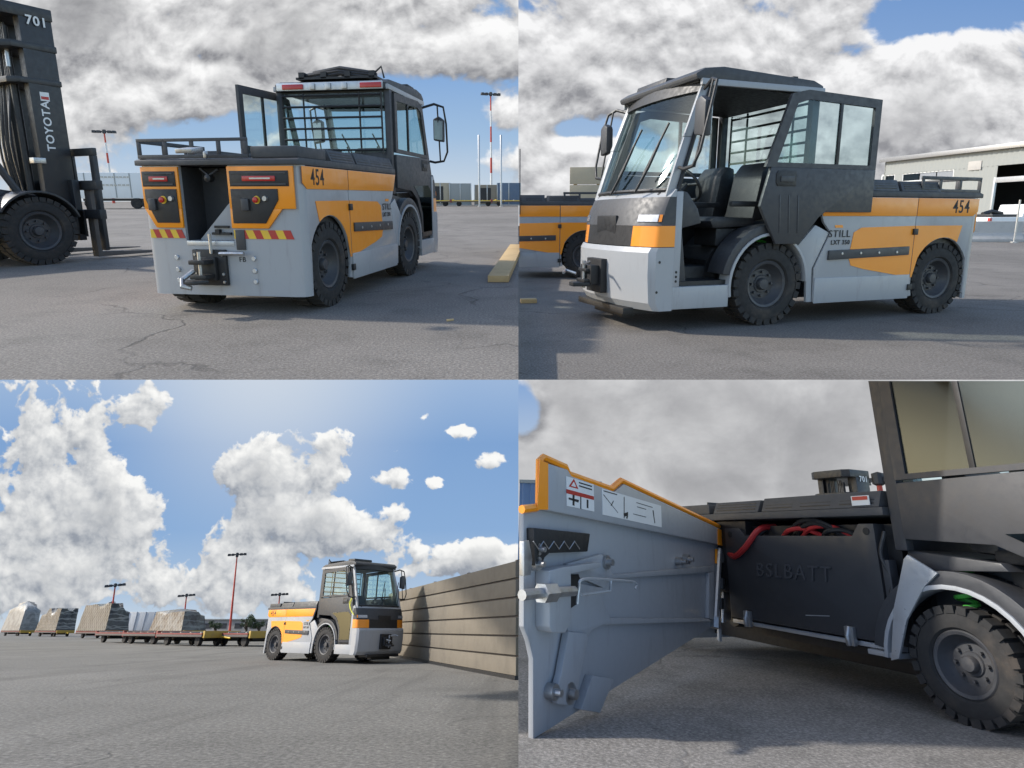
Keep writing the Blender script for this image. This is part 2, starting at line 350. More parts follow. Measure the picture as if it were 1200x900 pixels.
def sky_mat(name, grad, blobs, A, scale, T, edge, light, k, white, grey, thick, off=(0.0, -0.16), seed=0.0, detail=9, stretch=1.0, glow=None, billow=0.35):
    m = bpy.data.materials.new(name); m.use_nodes = True; nt = m.node_tree; nt.nodes.clear()
    out = N(nt, 'ShaderNodeOutputMaterial'); em = N(nt, 'ShaderNodeEmission')
    v0 = N(nt, 'ShaderNodeUVMap').outputs[0]          # metres on the backdrop / its scale
    def dens(vec):
        mp = N(nt, 'ShaderNodeMapping'); mp.inputs['Location'].default_value = (seed, seed * 0.7, seed * 1.3); mp.inputs['Scale'].default_value = (1, stretch, 1); L(nt, vec, mp.inputs[0])
        n = noise(nt, mp.outputs[0], scale, detail, 0.58, 0.25)
        n2 = noise(nt, mp.outputs[0], scale * 2.7, 4, 0.5, 0.15)
        bil = math_(nt, 'ABSOLUTE', math_(nt, 'MULTIPLY_ADD', n2, 2.0)); bil.node.inputs[0].links[0].from_node.inputs[2].default_value = -1.0
        n = math_(nt, 'ADD', n, math_(nt, 'MULTIPLY', math_(nt, 'SUBTRACT', 0.22, bil), billow))
        d = math_(nt, 'MULTIPLY_ADD', math_(nt, 'SUBTRACT', n, 0.5), A); d.node.inputs[2].default_value = -T
        for (x, y, rx, ry, amp) in blobs:
            s1 = N(nt, 'ShaderNodeVectorMath', operation='SUBTRACT'); L(nt, vec, s1.inputs[0]); s1.inputs[1].default_value = (x / 100, y / 100, 0)
            s2 = N(nt, 'ShaderNodeVectorMath', operation='MULTIPLY'); L(nt, s1.outputs[0], s2.inputs[0]); s2.inputs[1].default_value = (100 / rx, 100 / ry, 0)
            s3 = N(nt, 'ShaderNodeVectorMath', operation='LENGTH'); L(nt, s2.outputs[0], s3.inputs[0])
            b = maprange(nt, s3.outputs['Value'], 0.15, 1.3, amp, 0.0)
            d = math_(nt, 'ADD', d, b)
        return d
    ow = N(nt, 'ShaderNodeVectorMath', operation='ADD'); L(nt, v0, ow.inputs[0]); ow.inputs[1].default_value = (off[0], off[1], 0)
    d0 = dens(v0); d1 = dens(ow.outputs[0])
    mask = maprange(nt, d0, 0.0, edge, 0.0, 1.0)
    rel = math_(nt, 'SUBTRACT', d0, d1)
    lit = maprange(nt, math_(nt, 'MULTIPLY_ADD', rel, k), 0, 1, 0, 1, 'LINEAR'); lit.node.inputs[0].links[0].from_node.inputs[2].default_value = light
    th = maprange(nt, d0, thick[0], thick[1], 0, thick[2])
    cl = mixc(nt, lit, grey, white)
    cl = mixc(nt, th, cl, tuple(x * 0.78 for x in grey))
    sp = N(nt, 'ShaderNodeSeparateXYZ'); L(nt, v0, sp.inputs[0])
    y0, y1 = grad[0][0], grad[-1][0]
    g = ramp(nt, maprange(nt, sp.outputs[1], y0 / 100, y1 / 100, 0, 1, 'LINEAR'), [((p - y0) / (y1 - y0), c) for p, c in grad])
    if glow:
        s1 = N(nt, 'ShaderNodeVectorMath', operation='SUBTRACT'); L(nt, v0, s1.inputs[0]); s1.inputs[1].default_value = (glow[0] / 100, glow[1] / 100, 0)
        s3 = N(nt, 'ShaderNodeVectorMath', operation='LENGTH'); L(nt, s1.outputs[0], s3.inputs[0])
        g = mixc(nt, maprange(nt, s3.outputs['Value'], 0.0, glow[2] / 100, glow[3], 0), g, glow[4])
    col = mixc(nt, mask, g, cl)
    L(nt, col, em.inputs[0]); em.inputs[1].default_value = 1.0 / 2 ** EXPOSURE
    L(nt, em.outputs[0], out.inputs[0]); return m
def sky_sheet(name, px0, px1, py0, py1, depth, mat, over=None):
    """The sky behind a place and, for the two lower places, an unseen glowing continuation overhead, added to light it."""
    pts = [(px0, py1), (px1, py1), (px1, py0), (px0, py0)]
    v = [camM @ (ray_cam(x, y) * depth) for x, y in pts]; uvs = [(x / 100, y / 100) for x, y in pts]; f = [(0, 1, 2, 3)]
    if over:  # unseen emissive sheet under the upper tarmac, added to light the place below
        P, a, b, near, far, drop = over
        for (x, y) in ((a, near), (b, near), (b, far), (a, far)):
            q = P.M @ (P.ground(x, y) + Vector((0, 0, -drop))); v.append(q); uvs.append((6 + q.x / 14, 4.2 - q.y / 14))
        f.append((4, 5, 6, 7))
    me = bpy.data.meshes.new(name); me.from_pydata(v, [], f)
    uv = me.uv_layers.new(name='UVMap')
    for i, c in enumerate(uvs): uv.data[i].uv = c
    o = bpy.data.objects.new(name, me); C.objects.link(o); me.materials.append(mat)
    return structure(o)
W_ = lin((252, 252, 252)); G_ = lin((140, 141, 146))
sky_sheet('sky', -150, 760, -120, 240, 112, sky_mat('sky_broken_overcast',
    [(-60, lin((120, 160, 210))), (90, lin((135, 172, 218))), (160, lin((160, 190, 222))), (235, lin((205, 216, 226)))],
    [(300, -10, 460, 85, 0.55), (60, 60, 170, 110, 0.40), (60, 170, 180, 60, 0.34), (250, 90, 130, 60, 0.40), (420, 62, 160, 45, 0.34), (580, 60, 130, 36, 0.42), (592, 130, 46, 26, 0.50), (180, 120, 110, 45, 0.35), (600, 185, 70, 16, 0.25), (310, 150, 60, 20, 0.15),
     (520, 150, 90, 70, -0.5), (238, 66, 26, 14, -0.35), (275, 145, 70, 14, -0.35), (90, 195, 80, 14, -0.2)],
    1.85, 0.85, 0.04, 0.26, 0.58, 1.5, W_, G_, (0.55, 1.25, 0.85), off=(0.03, -0.16), seed=3.1, stretch=1.25, detail=9, billow=0.26))
sky_sheet('sky', SEAM, 1400, -120, 285, 76, sky_mat('sky_cloud_deck',
    [(-60, lin((105, 146, 203))), (100, lin((140, 172, 215))), (180, lin((165, 192, 222))), (260, lin((205, 214, 222)))],
    [(900, 80, 480, 150, 0.50), (660, 200, 130, 60, 0.45), (1120, 150, 200, 80, 0.35), (760, 60, 170, 60, 0.2), (1000, 0, 60, 40, 0.2),
     (1075, 22, 70, 30, -0.62), (1130, 10, 90, 30, -0.5), (700, 146, 50, 20, -0.5), (735, 156, 45, 18, -0.45), (670, 152, 40, 12, -0.3), (765, 168, 36, 12, -0.35)],
    1.85, 0.85, 0.06, 0.26, 0.56, 1.6, lin((248, 248, 249)), lin((146, 147, 152)), (0.6, 1.45, 0.75), off=(0.03, -0.16), seed=11.3, stretch=1.2, detail=9, billow=0.26))
sky_sheet('sky', -150, 760, 395, 790, 152, sky_mat('sky_cumulus',
    [(440, lin((158, 184, 218))), (520, lin((128, 164, 210))), (620, lin((138, 173, 215))), (700, lin((176, 198, 222))), (742, lin((205, 216, 226)))],
    [(60, 470, 90, 60, 0.46), (75, 530, 80, 50, 0.46), (165, 478, 40, 46, 0.55), (130, 585, 100, 52, 0.60), (25, 600, 70, 66, 0.55), (120, 660, 140, 60, 0.60), (20, 690, 100, 55, 0.52),
     (285, 550, 60, 48, 0.60), (345, 560, 66, 58, 0.55), (400, 530, 34, 46, 0.58), (320, 630, 110, 60, 0.62), (420, 620, 74, 38, 0.55), (290, 695, 150, 42, 0.55), (470, 595, 28, 18, 0.42),
     (530, 655, 95, 30, 0.62), (585, 655, 60, 30, 0.5), (460, 560, 36, 20, 0.55), (575, 540, 32, 15, 0.55), (540, 505, 28, 17, 0.55), (505, 488, 20, 14, 0.5), (508, 565, 18, 13, 0.5),
     (225, 530, 34, 80, -0.4), (420, 470, 200, 36, -0.3)],
    1.75, 1.35, 0.38, 0.13, 0.50, 1.25, lin((250, 250, 248)), lin((150, 157, 168)), (0.3, 1.0, 0.55), off=(0.06, -0.14), seed=5.7, detail=10, glow=(310, 425, 250, 0.75, lin((215, 222, 230)))), over=(TL, -25, SEAM, 440, 252, 0.02))
sky_sheet('sky', SEAM, 1400, 395, 760, 47, sky_mat('sky_grey_overcast',
    [(440, lin((130, 165, 212))), (560, lin((190, 204, 220))), (700, lin((214, 220, 226)))],
    [(820, 500, 420, 130, 0.75), (1000, 520, 200, 120, 0.35), (612, 478, 34, 44, -0.95), (640, 580, 140, 60, 0.45), (900, 590, 260, 60, 0.3)],
    1.6, 0.7, -0.1, 0.3, 0.66, 1.5, lin((246, 246, 247)), lin((152, 153, 157)), (0.5, 1.3, 0.75), off=(0.10, 0.10), seed=21.4, stretch=1.2, detail=8, billow=0.10), over=(TR, SEAM, 1290, 440, 285, 0.02))
# ------------------------------------------------------------------ the tow tractor (x ahead, y left, z up, rear end at x = 0)
HW = 0.75
def wheel(parent, x, y, r, wd, side, lugs=26):
    t = MB(); h = wd / 2; ro = r * 0.955
    t.lathe([(r * 0.56, -h * 0.72), (r * 0.62, -h * 0.95), (r * 0.80, -h), (ro * 0.97, -h * 0.86), (ro, -h * 0.55), (ro, h * 0.55), (ro * 0.97, h * 0.86), (r * 0.80, h), (r * 0.62, h * 0.95), (r * 0.56, h * 0.72)], 48)
    for k in range(lugs):
        for sgn in (-1, 1):
            a = 2 * math.pi * (k + (0.25 if sgn > 0 else -0.25)) / lugs
            Mx = Matrix.Rotation(-a, 4, 'Y')
            t.box(r * 0.86, r * 0.998, sgn * h * 0.12, sgn * h * 0.99, -r * 0.082, r * 0.082, Mx)
    o = t.build('wheel', 'rubber', parent); o.location = (x, y, r)
    s = side
    rm = MB().lathe([(0.0, s * h * 0.30), (r * 0.20, s * h * 0.30), (r * 0.22, s * h * 0.22), (r * 0.36, s * h * 0.20), (r * 0.44, s * h * 0.42), (r * 0.50, s * h * 0.80), (r * 0.555, s * h * 0.86), (r * 0.58, s * h * 0.80), (r * 0.58, -s * h * 0.6)], 40)
    rim = rm.build('rim', 'rim', o)
    hb = MB().lathe([(0.0, s * h * 0.62), (r * 0.12, s * h * 0.60), (r * 0.145, s * h * 0.50), (r * 0.15, s * h * 0.25)], 24).build('hub', 'rim', o)
    b = MB()
    for k in range(8):
        a = 2 * math.pi * k / 8
        b.lathe([(0, s * h * 0.40), (r * 0.032, s * h * 0.40), (r * 0.036, s * h * 0.15)], 6, c=(r * 0.29 * math.cos(a), 0, r * 0.29 * math.sin(a)))
    b.build('wheel_nuts', 'rim', o)['kind'] = 'stuff'
    return o
def bolts(mb, pts, r=0.016, axis='x', d=-1, t=0.014):
    for p in pts: mb.lathe([(0, d * t), (r * 0.8, d * t), (r, d * t * 0.6), (r, 0)], 8, axis, p)
def shell(path, z0, z1, name, mat, par, bev=0.0, th=0.03):
    rows = [[(x, y, z0) for x, y in path], [(x, y, z1) for x, y in path]]
    return MB().loft(rows).build(name, mat, par, bev, th)
def side_y(s, d=0.0): return s * (HW + d)
def plate(name, mat, par, pts, s, d0, d1, bev=0.0):
    y0, y1 = sorted((s * d0, s * d1)); return MB().prism(pts, y0, y1).build(name, mat, par, bev)
FW_X, FW_R, RW_X, RW_R = 2.83, 0.385, 0.50, 0.37
def rear_body(t):
    # rear skirt, light blocks and recess
    RB = 0.36; LB = -0.10                                   # recess from y = LB to RB
    shell([(0.09, 0.75), (0.045, 0.745), (0.012, 0.72), (0, 0.68), (0, 0.0), (0, -0.66), (0.015, -0.715), (0.05, -0.744), (0.10, -0.75)], 0.15, 0.60, 'rear_skirt', 'grey', t, 0, 0.03)
    shell([(0.09, 0.75), (0.045, 0.745), (0.012, 0.72), (0, 0.68), (0, RB)], 0.60, 1.20, 'corner_panel', 'grey', t, 0, 0.03)
    shell([(0, LB), (0, -0.66), (0.015, -0.715), (0.05, -0.744), (0.10, -0.75)], 0.60, 1.20, 'corner_panel', 'grey', t, 0, 0.03)
    MB().box(0.30, 0.33, LB - 0.1, RB + 0.1, 0.5, 1.19).box(0.03, 0.30, RB, RB + 0.02, 0.58, 1.19).box(0.03, 0.30, LB - 0.02, LB, 0.58, 1.19).build('recess_lining', 'dark', t)
    MB().prism([(LB + 0.003, 0.60), (LB + 0.003, 0.98), (RB - 0.06, 0.60)], 0.10, 0.12, 'x').build('gusset', 'grey', t, 0.003)
    MB().box(-0.005, 0.29, LB + 0.004, RB - 0.004, 0.56, 0.60).build('recess_floor', 'silver', t, 0.004)
    MB().box(0.085, 0.099, 0.0, 0.14, 0.70, 0.72).box(0.07, 0.099, -0.02, 0.16, 0.645, 0.665).box(0.06, 0.099, 0.08, 0.12, 0.655, 0.69).build('latch', 'black', t)
    # orange light blocks
    def blk(y0, y1, low):
        g = MB().prism([(y0, 0.86), (y1, 0.86), (y1, 1.19), (y0, 1.19)], -0.022, -0.002, 'x')
        g.prism([(low[0], 0.86), (low[1], 0.86), (low[3], 0.705), (low[2], 0.705)], -0.022, -0.002, 'x')
        return g.build('orange_light_block', 'orange', t, 0.004)
    bl = blk(RB, 0.715, (RB, 0.715, RB, 0.62)); br = blk(-0.70, LB, (-0.58, LB, -0.44, LB))
    def lamp(par, y0, y1):
        f = MB().box(-0.030, -0.021, y0, y1, 1.035, 1.155).build('tail_lamp', 'black', par, 0.004)
        d = y1 - y0
        MB().box(-0.036, -0.029, y0 + d * 0.22, y1 - d * 0.22, 1.075, 1.115).build('red_lens', 'redlens', f, 0.002)
        MB().box(-0.039, -0.030, y0 + d * 0.3, y1 - d * 0.35, 1.090, 1.102).build('reflector_strip', 'clearlens', f)
        mb = MB()
        for z in (1.052, 1.138): mb.box(-0.036, -0.029, y0 + 0.02, y1 - 0.02, z - 0.006, z + 0.006)
        mb.build('grille_bar', 'dark', f)
    lamp(bl, 0.385, 0.70); lamp(br, -0.66, -0.125)
    for par, y0, y1 in ((bl, 0.385, 0.69), (br, -0.555, -0.125)):
        p = MB().prism([(y0, 0.93), (y0, 1.015), (y1, 1.015), (y1, 0.745), (y0 + 0.13, 0.745)] if y0 < 0 else [(y1, 0.93), (y1, 1.015), (y0, 1.015), (y0, 0.745), (y1 - 0.09, 0.745)], -0.030, -0.021, 'x').build('switch_panel', 'black', par, 0.003)
        cy = (y0 + y1) / 2
        MB().lathe([(0, -0.065), (0.022, -0.062), (0.024, -0.05), (0.014, -0.048), (0.014, -0.028)], 14, 'x', (0, cy - 0.02, 0.93)).build('stop_button', 'redlens', p)
        MB().lathe([(0, -0.034), (0.032, -0.034), (0.032, -0.028)], 14, 'x', (0, cy - 0.02, 0.93)).build('button_collar', 'yellow', p)
        MB().lathe([(0, -0.05), (0.02, -0.05), (0.024, -0.028)], 12, 'x', (0, cy - 0.10, 0.94)).build('socket', 'steel', p)
        MB().box(-0.05, -0.029, cy + 0.05, cy + 0.12, 0.845, 0.94).build('plug_cover', 'dark', p, 0.008)
    # hazard stripes
    for y0, y1 in ((RB + 0.005, 0.70), (-0.66, LB - 0.005)):
        n = 6 if y0 > 0 else 8; st = (y1 - y0) / n
        for k in range(n):
            a, b = y0 + k * st, y0 + (k + 1) * st; sk = 0.03
            MB().prism([(a, 0.62), (b, 0.62), (min(b + sk, y1), 0.69), (min(a + sk, y1), 0.69)], -0.0055, -0.001, 'x').build('hazard_stripe', 'yellow' if k % 2 else 'red', t)
    # coupling
    hp = MB().box(-0.03, -0.001, -0.02, 0.30, 0.235, 0.53).build('coupling_plate', 'black', t, 0.006)
    MB().box(-0.19, -0.03, 0.08, 0.23, 0.42, 0.455).box(-0.19, -0.03, 0.08, 0.23, 0.30, 0.335).box(-0.07, -0.03, 0.06, 0.25, 0.28, 0.47).prism([(-0.19, 0.05), (-0.30, 0.12), (-0.30, 0.20), (-0.19, 0.26)], 0.27, 0.30, 'z').build('coupling_jaw', 'black', hp, 0.008)
    MB().lathe([(0, 0.52), (0.016, 0.52), (0.016, 0.26), (0, 0.26)], 10, 'z', (-0.14, 0.155, 0)).lathe([(0, 0.66), (0.013, 0.66), (0.013, 0.5)], 8, 'z', (-0.05, 0.10, 0)).build('coupling_pin', 'steel', hp)
    MB().tube([(-0.05, 0.02, 0.50), (-0.07, -0.10, 0.505), (-0.07, -0.22, 0.505)], 0.017).build('release_lever', 'steel', hp)
    MB().tube([(-0.10, 0.25, 0.36), (-0.19, 0.30, 0.30), (-0.24, 0.27, 0.25), (-0.22, 0.20, 0.235)], 0.022).build('tow_hook', 'steel', hp)
    b = MB(); bolts(b, [(-0.03, y, z) for y in (0.01, 0.27) for z in (0.265, 0.33, 0.49)], 0.014); b.build('plate_bolts', 'steel', hp)['kind'] = 'stuff'
    b = MB(); bolts(b, [(-0.001, y, z) for y in (-0.27, 0.47) for z in (0.27, 0.36, 0.46)], 0.022); b.build('skirt_bolts', 'silver', t)['kind'] = 'stuff'
    MB().box(-0.012, -0.001, -0.205, -0.12, 0.53, 0.69).build('lever_plate', 'dark', t, 0.003)
    text('placard', 'FB', 'ink', t, 0.06, frame((0, -1, 0), (0, 0, 1), (-0.002, -0.16, 0.45)))
    # chassis and axle seen beneath
    MB().box(0.12, 3.95, -0.42, 0.42, 0.20, 0.55).build('chassis', 'black', t, 0.01)
    MB().box(0.32, 0.97, -0.70, 0.70, 0.60, 1.19).box(0.97, 2.32, -0.62, 0.62, 0.30, 1.15).build('inner_body', 'black', t)
    MB().tube([(RW_X, -0.50, RW_R), (RW_X, 0.50, RW_R)], 0.07).build('axle', 'black', t)
    MB().tube([(FW_X, -0.50, FW_R), (FW_X, 0.50, FW_R)], 0.06).build('axle', 'black', t)
    # deck
    MB().prism([(-0.03, 1.20), (2.33, 1.20), (2.33, 1.255), (0.02, 1.255), (-0.03, 1.24)], -0.755, 0.755).build('deck', 'deck', t, 0.008)
    rl = MB().box(-0.005, 0.012, -0.30, 0.735, 1.385, 1.41).box(-0.005, 0.012, -0.30, 0.735, 1.255, 1.285)
    for y in (-0.30, -0.05, 0.20, 0.45, 0.70): rl.box(-0.004, 0.011, y, y + 0.035, 1.285, 1.385)
    rl.box(0.012, 0.9, 0.72, 0.735, 1.375, 1.41); rl.box(0.012, 0.9, 0.722, 0.733, 1.255, 1.285)
    for x in (0.3, 0.6, 0.86): rl.box(x, x + 0.035, 0.72, 0.735, 1.285, 1.375)
    rl.build('deck_rail', 'dark', t, 0.003)
    MB().box(0.02, 0.55, -0.73, -0.31, 1.257, 1.345).build('deck_locker', 'deck', t, 0.012)
    MB().box(-0.09, 0.06, 0.02, 0.17, 1.30, 1.335, Matrix.Translation((0, 0, 0)) @ Matrix.Rotation(R(-8), 4, 'Y')).build('work_lamp', 'steel', t, 0.006)
    MB().box(-0.01, 0.02, 0.08, 0.11, 1.257, 1.31).build('lamp_foot', 'steel', t, 0.004)
    MB().lathe([(0, -0.05), (0.03, -0.04), (0.03, 0.02), (0.01, 0.05)], 12, 'x', (0.04, 0.10, 1.10)).tube([(0.05, 0.02, 1.17), (0.03, 0.10, 1.12), (0.06, 0.2, 1.18)], 0.012).build('camera_pod', 'black', t)
def side_body(t, s, panel=True):
    par = t
    arch = arc(RW_X, RW_R, 0.425, -22, 202, 18)[::-1]
    q = [(0.09, 0.20)] + [p for p in arch if p[1] > 0.205 and p[0] > 0.095] + [(0.945, 0.20), (0.945, 1.195), (0.09, 1.195)]
    rq = plate('quarter_panel', 'grey', t, q, s, 0.72, 0.75, 0.003)
    plate('wheel_arch_liner', 'black', t, [(0.10, 0.95), (0.93, 0.95), (0.93, 0.5), (0.10, 0.5)], s, 0.42, 0.45)
    o1 = [(0.10, 1.015), (0.943, 1.015), (0.943, 1.192), (0.03, 1.192), (0.03, 1.06)]
    plate('orange_band', 'orange', rq, o1, s, 0.751, 0.757, 0.002)
    a2 = [p for p in arc(RW_X, RW_R, 0.43, 32, 128, 10)][::-1]
    o2 = [(0.24, 0.92)] + [(p[0], p[1]) for p in a2 if p[0] > 0.24] + [(0.92, 0.40), (0.943, 0.40), (0.943, 0.92)]
    plate('orange_stripe', 'orange', rq, o2, s, 0.751, 0.755)
    xa = (1, 0, 0) if s < 0 else (-1, 0, 0)
    text('number', '454', 'ink', rq, 0.185, frame(xa, (0, 0, 1), (0.30, side_y(s, 0.008), 1.105)), 0.001, 0.85, 0.0015)
    MB().box(0.943, 0.953, s * 0.70, s * 0.735, 0.2, 1.19).build('panel_gap', 'black', t) if panel else None
    # deck side covers with vents
    for (x0, x1, nm) in ((0.62, 1.18, 1), (1.22, 2.30, 2)):
        pr = [(s * 0.745, 1.257), (s * 0.70, 1.345 + 0.01 * nm), (s * 0.40, 1.345 + 0.01 * nm), (s * 0.40, 1.257)]
        cv = MB().prism(pr, x0, x1, 'x').build('vent_cover', 'deck', t, 0.006)
        n = int((x1 - x0) / 0.30)
        dx = (x1 - x0) / n
        for i in range(n):
            mb = MB()
            for j in range(3):
                z = 1.280 + j * 0.022; y = s * (0.7475 - 0.045 * (z - 1.257) / 0.09)
                mb.box(x0 + i * dx + 0.04, x0 + (i + 1) * dx - 0.04, min(y, y - s * 0.01), max(y, y - s * 0.01) + 0.0015, z - 0.007, z + 0.007)
            mb.build('vent', 'black', cv)
    # battery panel
    if panel:
        x0, x1 = 0.953, 2.37
        top = [(x0, 0.20), (2.28, 0.20), (2.30, 0.60), (2.14, 0.98), (2.30, 1.013), (x1, 1.03), (x1, 1.195), (x0, 1.195)]
        top = [(x0, 0.20), (2.26, 0.20), (2.28, 0.52), (2.10, 0.86), (2.20, 0.955), (2.32, 1.195), (x0, 1.195)]
        bp = plate('battery_panel', 'grey', t, top, s, 0.722, 0.752, 0.003)
        plate('skirt_flare', 'grey', bp, [(x0 + 0.004, 0.185), (2.255, 0.185), (2.268, 0.43), (x0 + 0.004, 0.43)], s, 0.750, 0.764, 0.006)
        plate('orange_band', 'orange', bp, [(x0 + 0.003, 1.015), (2.22, 1.015), (2.31, 1.192), (x0 + 0.003, 1.192)], s, 0.753, 0.759, 0.002)
        plate('orange_stripe', 'orange', bp, [(x0 + 0.003, 0.92), (x0 + 0.003, 0.40), (1.62, 0.50), (1.80, 0.54), (1.84, 0.62), (1.80, 0.86), (1.70, 0.905)], s, 0.753, 0.757)
        st = plate('rubbing_strip', 'dark', bp, [(1.02, 0.63), (2.12, 0.60), (2.12, 0.69), (1.02, 0.715)], s, 0.753, 0.775, 0.006)
        b = MB(); bolts(b, [(x, side_y(s, 0.025), 0.66) for x in (1.2, 1.45, 1.7, 1.95)], 0.014, 'y', s, 0.006); b.build('strip_bolts', 'steel', st)['kind'] = 'stuff'
        text('maker_name', 'STILL', 'ink', bp, 0.095, frame(xa, (0, 0, 1), (1.99, side_y(s, 0.008), 0.845)), 0.001, 1.2, 0.0)
        text('model_name', 'LXT 350', 'ink', bp, 0.06, frame(xa, (0, 0, 1), (1.97, side_y(s, 0.008), 0.765)), 0.001, 1.05, 0.001)
        plate('maker_mark', 'orange', bp, [(1.95, 0.905), (2.05, 0.905), (2.06, 0.93), (1.96, 0.93)], s, 0.753, 0.757)
        for z in (0.30, 0.86): MB().box(0.925, 0.985, min(s * 0.752, s * 0.778), max(s * 0.752, s * 0.778), z - 0.03, z + 0.03).build('hinge', 'black', bp, 0.004)
NOSE = [(3.93, 0.752), (4.12, 0.75), (4.18, 0.715), (4.27, 0.46), (4.305, 0.25), (4.31, 0.0), (4.305, -0.25), (4.27, -0.46), (4.18, -0.715), (4.12, -0.75), (3.93, -0.752)]
def nose_row(z, back, narrow=0.0): return [(x - back * min(1, max(0, (x - 3.93) / 0.25)), y * (1 - narrow), z) for x, y in NOSE]
def front_body(t):
    MB().loft([nose_row(0.19, 0.07), nose_row(0.26, 0.02), nose_row(0.50, 0.0), nose_row(0.70, 0.0), nose_row(0.745, 0.03)]).build('bumper', 'grey', t, 0, 0.03, 28)
    rows = [nose_row(0.75, 0.05), nose_row(0.93, 0.07), nose_row(1.07, 0.11), nose_row(1.175, 0.165), nose_row(1.24, 0.24)]
    def band(i0, i1, k0, k1, name, mat, push=0.0, par=t):
        rr = []
        for r_ in rows[i0:i1 + 1]: rr.append([(x + push, y * (1 + push * 0.3), z) for x, y, z in r_[k0:k1 + 1]])
        return MB().loft(rr).build(name, mat, par, 0, 0.02, 40)
    band(0, 1, 0, 3, 'orange_cheek', 'orange'); band(0, 1, 7, 10, 'orange_cheek', 'orange')
    band(0, 1, 3, 7, 'grille', 'black')
    hb = band(1, 3, 0, 10, 'headlight_band', 'dark', 0.004)
    band(3, 4, 0, 10, 'cowl', 'grey', 0.002)
    for s in (1, -1):
        ka, kb = (1, 3) if s > 0 else (7, 9)
        for f0, f1, nm, mt_ in ((0.10, 0.36, 'indicator', 'amber'), (0.44, 0.92, 'headlight', 'clearlens')):
            def pt(z, f):
                i = (z - 0.93) / 0.14; u = f * (kb - ka); k = ka + int(u) if s > 0 else kb - 1 - int(u); w_ = u - int(u)
                k2 = k + 1 if s > 0 else k; k1 = k if s > 0 else k + 1
                r_ = [Vector(rows[1][q]).lerp(Vector(rows[2][q]), i) for q in (k1, k2)]
                p_ = r_[0].lerp(r_[1], w_); return (p_.x + 0.012, p_.y * 1.012, p_.z)
            MB().loft([[pt(0.965, f0 + (f1 - f0) * j / 5) for j in range(6)], [pt(1.025, f0 + (f1 - f0) * j / 5) for j in range(6)]]).build(nm, mt_, hb, 0, 0.012)
        MB().prism([(4.00, 0.945), (4.16, 0.945), (4.16, 1.05), (4.00, 1.05)], s * 0.716 - 0.01, s * 0.716 + 0.01).build('side_lamp', 'black', hb, 0.004) if False else None
    MB().box(4.215, 4.245, -0.20, 0.20, 0.80, 1.02).build('nose_badge', 'black', t, 0.01)
    # doorway sills, posts
    for s in (1, -1):
        y0, y1 = sorted((s * 0.70, s * 0.752))
        MB().prism([(3.30, 0.20), (3.93, 0.20), (3.93, 0.40), (3.30, 0.40)], y0, y1).build('sill', 'grey', t, 0.006)
        MB().prism([(3.86, 0.40), (3.93, 0.40), (3.93, 1.22), (3.86, 1.22)], y0, y1).build('door_post', 'grey', t, 0.006)
        # front arch
        a_out = arc(FW_X, FW_R, 0.555, 12, 172, 20); a_in = arc(FW_X, FW_R, 0.475, 172, 12, 20)
        plate('fender', 'dark', t, a_out + a_in, s, 0.50, 0.745, 0.004)
        b_in = arc(FW_X, FW_R, 0.452, 178, -12, 20); b_out = arc(FW_X, FW_R, 0.478, -12, 178, 20)
        plate('fender_lip', 'grey', t, b_out + b_in, s, 0.60, 0.758, 0.003)
        plate('wheel_well', 'black', t, arc(FW_X, FW_R, 0.54, 0, 180, 12), s, 0.40, 0.43)
        sp = MB()
        hel = [(FW_X + 0.0 + 0.055 * math.cos(a * 0.6), s * 0.58 + 0.055 * math.sin(a * 0.6), 0.62 + 0.022 * a * 0.6 * 0.45) for a in range(0, 50)]
        sp.tube(hel, 0.013, 6).build('spring', 'green', t)
        fl = [(2.20, 0.86), (2.36, 0.98)] 
        plate('fender_wing', 'grey', t, [(2.272, 0.20), (2.335, 0.20), (2.36, 0.45), (2.42, 0.62), (2.50, 0.74), (2.30, 0.93), (2.22, 0.90), (2.12, 0.86), (2.30, 0.52)], s, 0.716, 0.746, 0.003)
    # front coupling
    cp = MB().box(4.30, 4.37, -0.16, 0.16, 0.30, 0.62).build('front_coupling', 'black', t, 0.008)
    MB().box(4.37, 4.50, -0.09, 0.09, 0.50, 0.53).box(4.37, 4.52, -0.09, 0.09, 0.40, 0.43).prism([(4.45, -0.10), (4.62, -0.05), (4.62, 0.05), (4.45, 0.10)], 0.36, 0.40, 'z').box(4.37, 4.46, -0.12, 0.12, 0.38, 0.56).build('coupling_jaw', 'black', cp, 0.008)
    MB().lathe([(0, 0.60), (0.018, 0.60), (0.018, 0.34)], 10, 'z', (4.48, 0, 0)).tube([(4.45, 0.06, 0.58), (4.50, 0.16, 0.60), (4.58, 0.2, 0.58)], 0.012).tube([(4.52, -0.1, 0.47), (4.60, -0.18, 0.5), (4.66, -0.1, 0.48)], 0.014).build('coupling_pin', 'steel', cp)
    MB().box(3.95, 4.30, -0.5, 0.5, 0.14, 0.20).box(4.05, 4.2, -0.3, 0.3, 0.08, 0.15).build('underride', 'black', t, 0.01)
    b = MB(); bolts(b, [(x, s * 0.752, z) for s in (1, -1) for x, z in ((3.90, 0.45), (3.90, 0.49), (3.90, 0.53), (4.08, 0.62), (4.10, 0.36))], 0.012, 'y', 1, 0.004); b.build('bumper_bolts', 'black', t)['kind'] = 'stuff'
